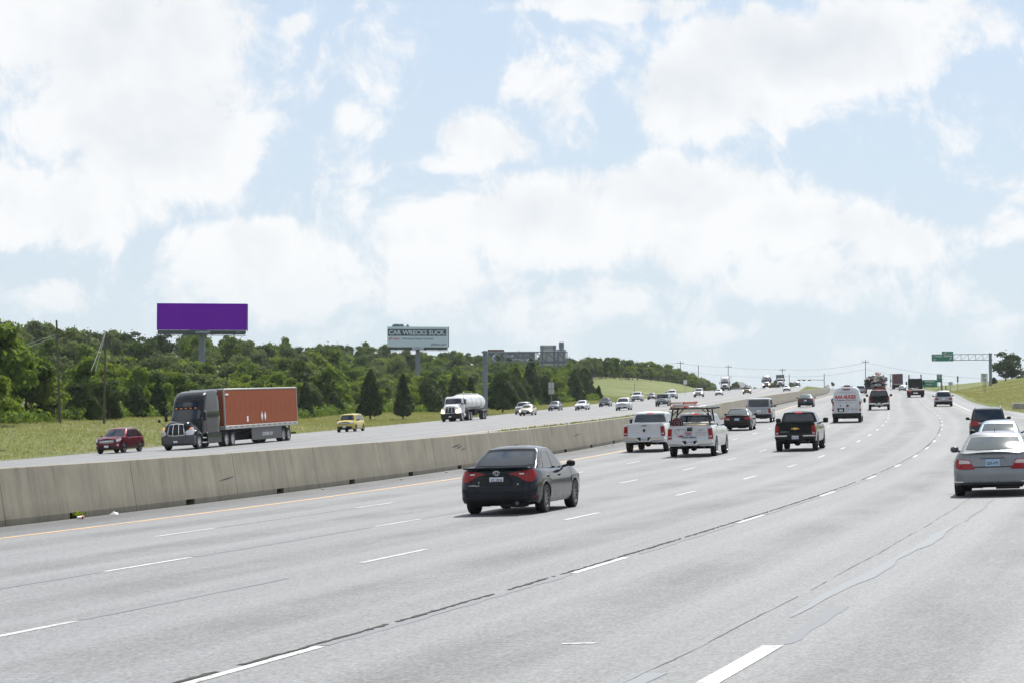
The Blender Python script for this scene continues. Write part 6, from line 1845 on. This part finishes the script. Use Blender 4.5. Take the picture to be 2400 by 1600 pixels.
tractor(o, SILVER, True, True, 1, False); MB().bbox(-17, -6.5, -1.28, 1.28, 1.2, 3.3, .05).build('trailer_box', REDP, o)
for k in range(9): MB().bbox(-16.8+1.2*k, -16.7+1.2*k, 1.28, 1.34, 1.25, 3.25, .01).build('rib', REDP, o)
for x_ in (-15.8, -14.5):
    for sg in (1, -1): wheel(o, x_, sg*.98, .51, .5, ALU, 8)
seat_on(o, opp, 925, -13.2, THEIRS, -1.3)

# our way: trailer at the crest, black flatbed, loaded trailers
o = empty('semi_trailer', 'dark maroon semi trailer seen square from behind at the crest', 'semi truck')
tractor(o, MAROON, True, True, 0); box_trailer(o, -6.35, 14, mat('maroon trailer doors', (.09, .03, .045), .5))
fr = MB()
for y_ in (-1.28, -.02, 1.16): fr.box(-20.42, -20.36, y_, y_+.12, 1.2, 4.05)
fr.box(-20.43, -20.36, -1.28, 1.28, 3.95, 4.08); fr.build('door_frame', TRIM, o, 0)
seat_on(o, own, 622, 15.3, OURS, -18.2)

o = empty('flatbed_truck', 'black flatbed truck with tall black headboard and two stacks near the crest', 'flatbed truck')
MB().bbox(-6.6, -.2, -1.26, 1.26, .95, 1.12, .02).build('flatbed', mat('worn steel deck', (.30, .29, .27), .5), o)
MB().bbox(-6.66, -6.60, -1.26, 1.26, .30, 1.0, .02).build('rear_apron', BLACK, o)
MB().bbox(-.2, -.08, -1.0, 1.0, 1.12, 2.72, .03).build('headboard', BLACK, o)
MB().bbox(-.05, 1.75, -1.05, 1.05, .7, 2.65, .12).bbox(1.75, 3.4, -.85, .85, .7, 1.75, .15).build('cab', BLACKP, o)
MB().bbox(1.2, 1.78, -.9, .9, 1.85, 2.5, .03).build('windshield', GLASS, o)
for sg in (1, -1):
    MB().tube((-.05, sg*.88, 1.1), (-.05, sg*.88, 3.3), .085).build('exhaust_stack', TRIM, o)
    MB().bbox(.6, .7, min(sg*1.15, sg*1.4), max(sg*1.15, sg*1.4), 1.8, 2.3, .02).build('mirror', BLACK, o)
    MB().bbox(-6.69, -6.665, min(sg*.6, sg*.9), max(sg*.6, sg*.9), .80, .92, .004).build('taillight', REDB if sg > 0 else REDL, o)
    for x_ in (-5.2, 2.6): wheel(o, x_, sg*(.95), .42, .45 if x_ < 0 else .26, ALU, 8)
MB().bbox(-6.70, -6.668, -.33, .33, .55, .72, .004).build('licence_plate', WHITEP, o)
MB().tube((-4, .5, 1.2), (-2.2, -.4, 1.3), .08).bbox(-3.4, -2.6, .2, .9, 1.12, 1.35, .05).build('load', TRIM, o)
MB().box(-6.4, 3, -.5, .5, .5, .95).build('chassis', DARK, o, 0)
seat_on(o, own, 341, 14.2, OURS, -5.2)


def junk_load(o, x0, x1, z0, z1, w_, seed, n, mats):
    rg_ = random.Random(seed); mbs = [MB() for _ in mats]
    for k in range(n):
        i = rg_.randrange(len(mats)); cx, cy, cz = rg_.uniform(x0, x1), rg_.uniform(-w_*.8, w_*.8), rg_.uniform(z0, z1)
        cz = z0+(cz-z0)*(1-.35*abs(cy)/w_)
        a, b, c = rg_.uniform(.15, .6), rg_.uniform(.1, .5), rg_.uniform(.06, .3)
        M3 = Matrix.Rotation(rg_.uniform(-.6, .6), 3, 'X') @ Matrix.Rotation(rg_.uniform(-.5, .5), 3, 'Y') @ Matrix.Rotation(rg_.uniform(0, PI), 3, 'Z')
        t_ = MB().bbox(-a, a, -b, b, -c, c, .03); mbs[i].add([M3 @ Vector(v)+Vector((cx, cy, cz)) for v in t_.v], t_.f)
    for q, m__ in zip(mbs, mats): q.build('load', m__, o, 0)


JM = [REDP, TAN, BLACK, ALU, GREYP]
o = empty('scrap_trailer', 'tall trailer heaped with crushed scrap cars behind the dark pickup', 'truck trailer')
MB().bbox(-6, 3.5, -1.28, 1.28, .9, 1.15, .03).build('deck', REDP, o); junk_load(o, -5.8, 3, 1.3, 3.9, 1.15, 3, 150, JM)
MB().bbox(3.6, 5.9, -1.15, 1.15, .8, 3.0, .15).build('cab', REDP, o)
for sg in (1, -1):
    MB().bbox(4.8, 4.95, min(sg*1.3, sg*1.62), max(sg*1.3, sg*1.62), 2.4, 3.1, .03).build('mirror', BLACK, o)
    for x_ in (-4.2, -2.9, 5): wheel(o, x_, sg*.98, .51, .5, ALU, 8)
seat_on(o, own, 432, 8.4, OURS, -4.2)
o = empty('car_hauler', 'second trailer stacked with wrecked cars left of the taller scrap heap', 'truck trailer')
MB().bbox(-6, 3.5, -1.28, 1.28, .9, 1.15, .03).build('deck', TRIM, o); junk_load(o, -5.8, 3, 1.3, 3.4, 1.1, 5, 130, [BLACK, GREYP, TAN, MAROON])
MB().bbox(3.6, 5.9, -1.15, 1.15, .8, 2.8, .15).build('cab', GREYP, o)
for sg in (1, -1):
    for x_ in (-4.2, -2.9, 5): wheel(o, x_, sg*.98, .51, .5, ALU, 8)
seat_on(o, own, 500, 6.9, OURS, -4.2)

# ------------------------------------------------------------------ the warm, slightly hazy air
hz = MB().box(-900, 900, -260, 1500, -11, 75).build('haze', None, None, 0)
hz.data.materials.clear(); hm = bpy.data.materials.new('haze'); hm.use_nodes = True; hn = hm.node_tree
hn.nodes.clear(); ho = hn.nodes.new('ShaderNodeOutputMaterial'); hv = hn.nodes.new('ShaderNodeVolumePrincipled')
hv.inputs['Color'].default_value = (.88, .94, 1.0, 1); hv.inputs['Density'].default_value = .000055; hv.inputs['Anisotropy'].default_value = .35
hn.links.new(hv.outputs[0], ho.inputs['Volume']); hz.data.materials.append(hm); hz['kind'] = 'stuff'
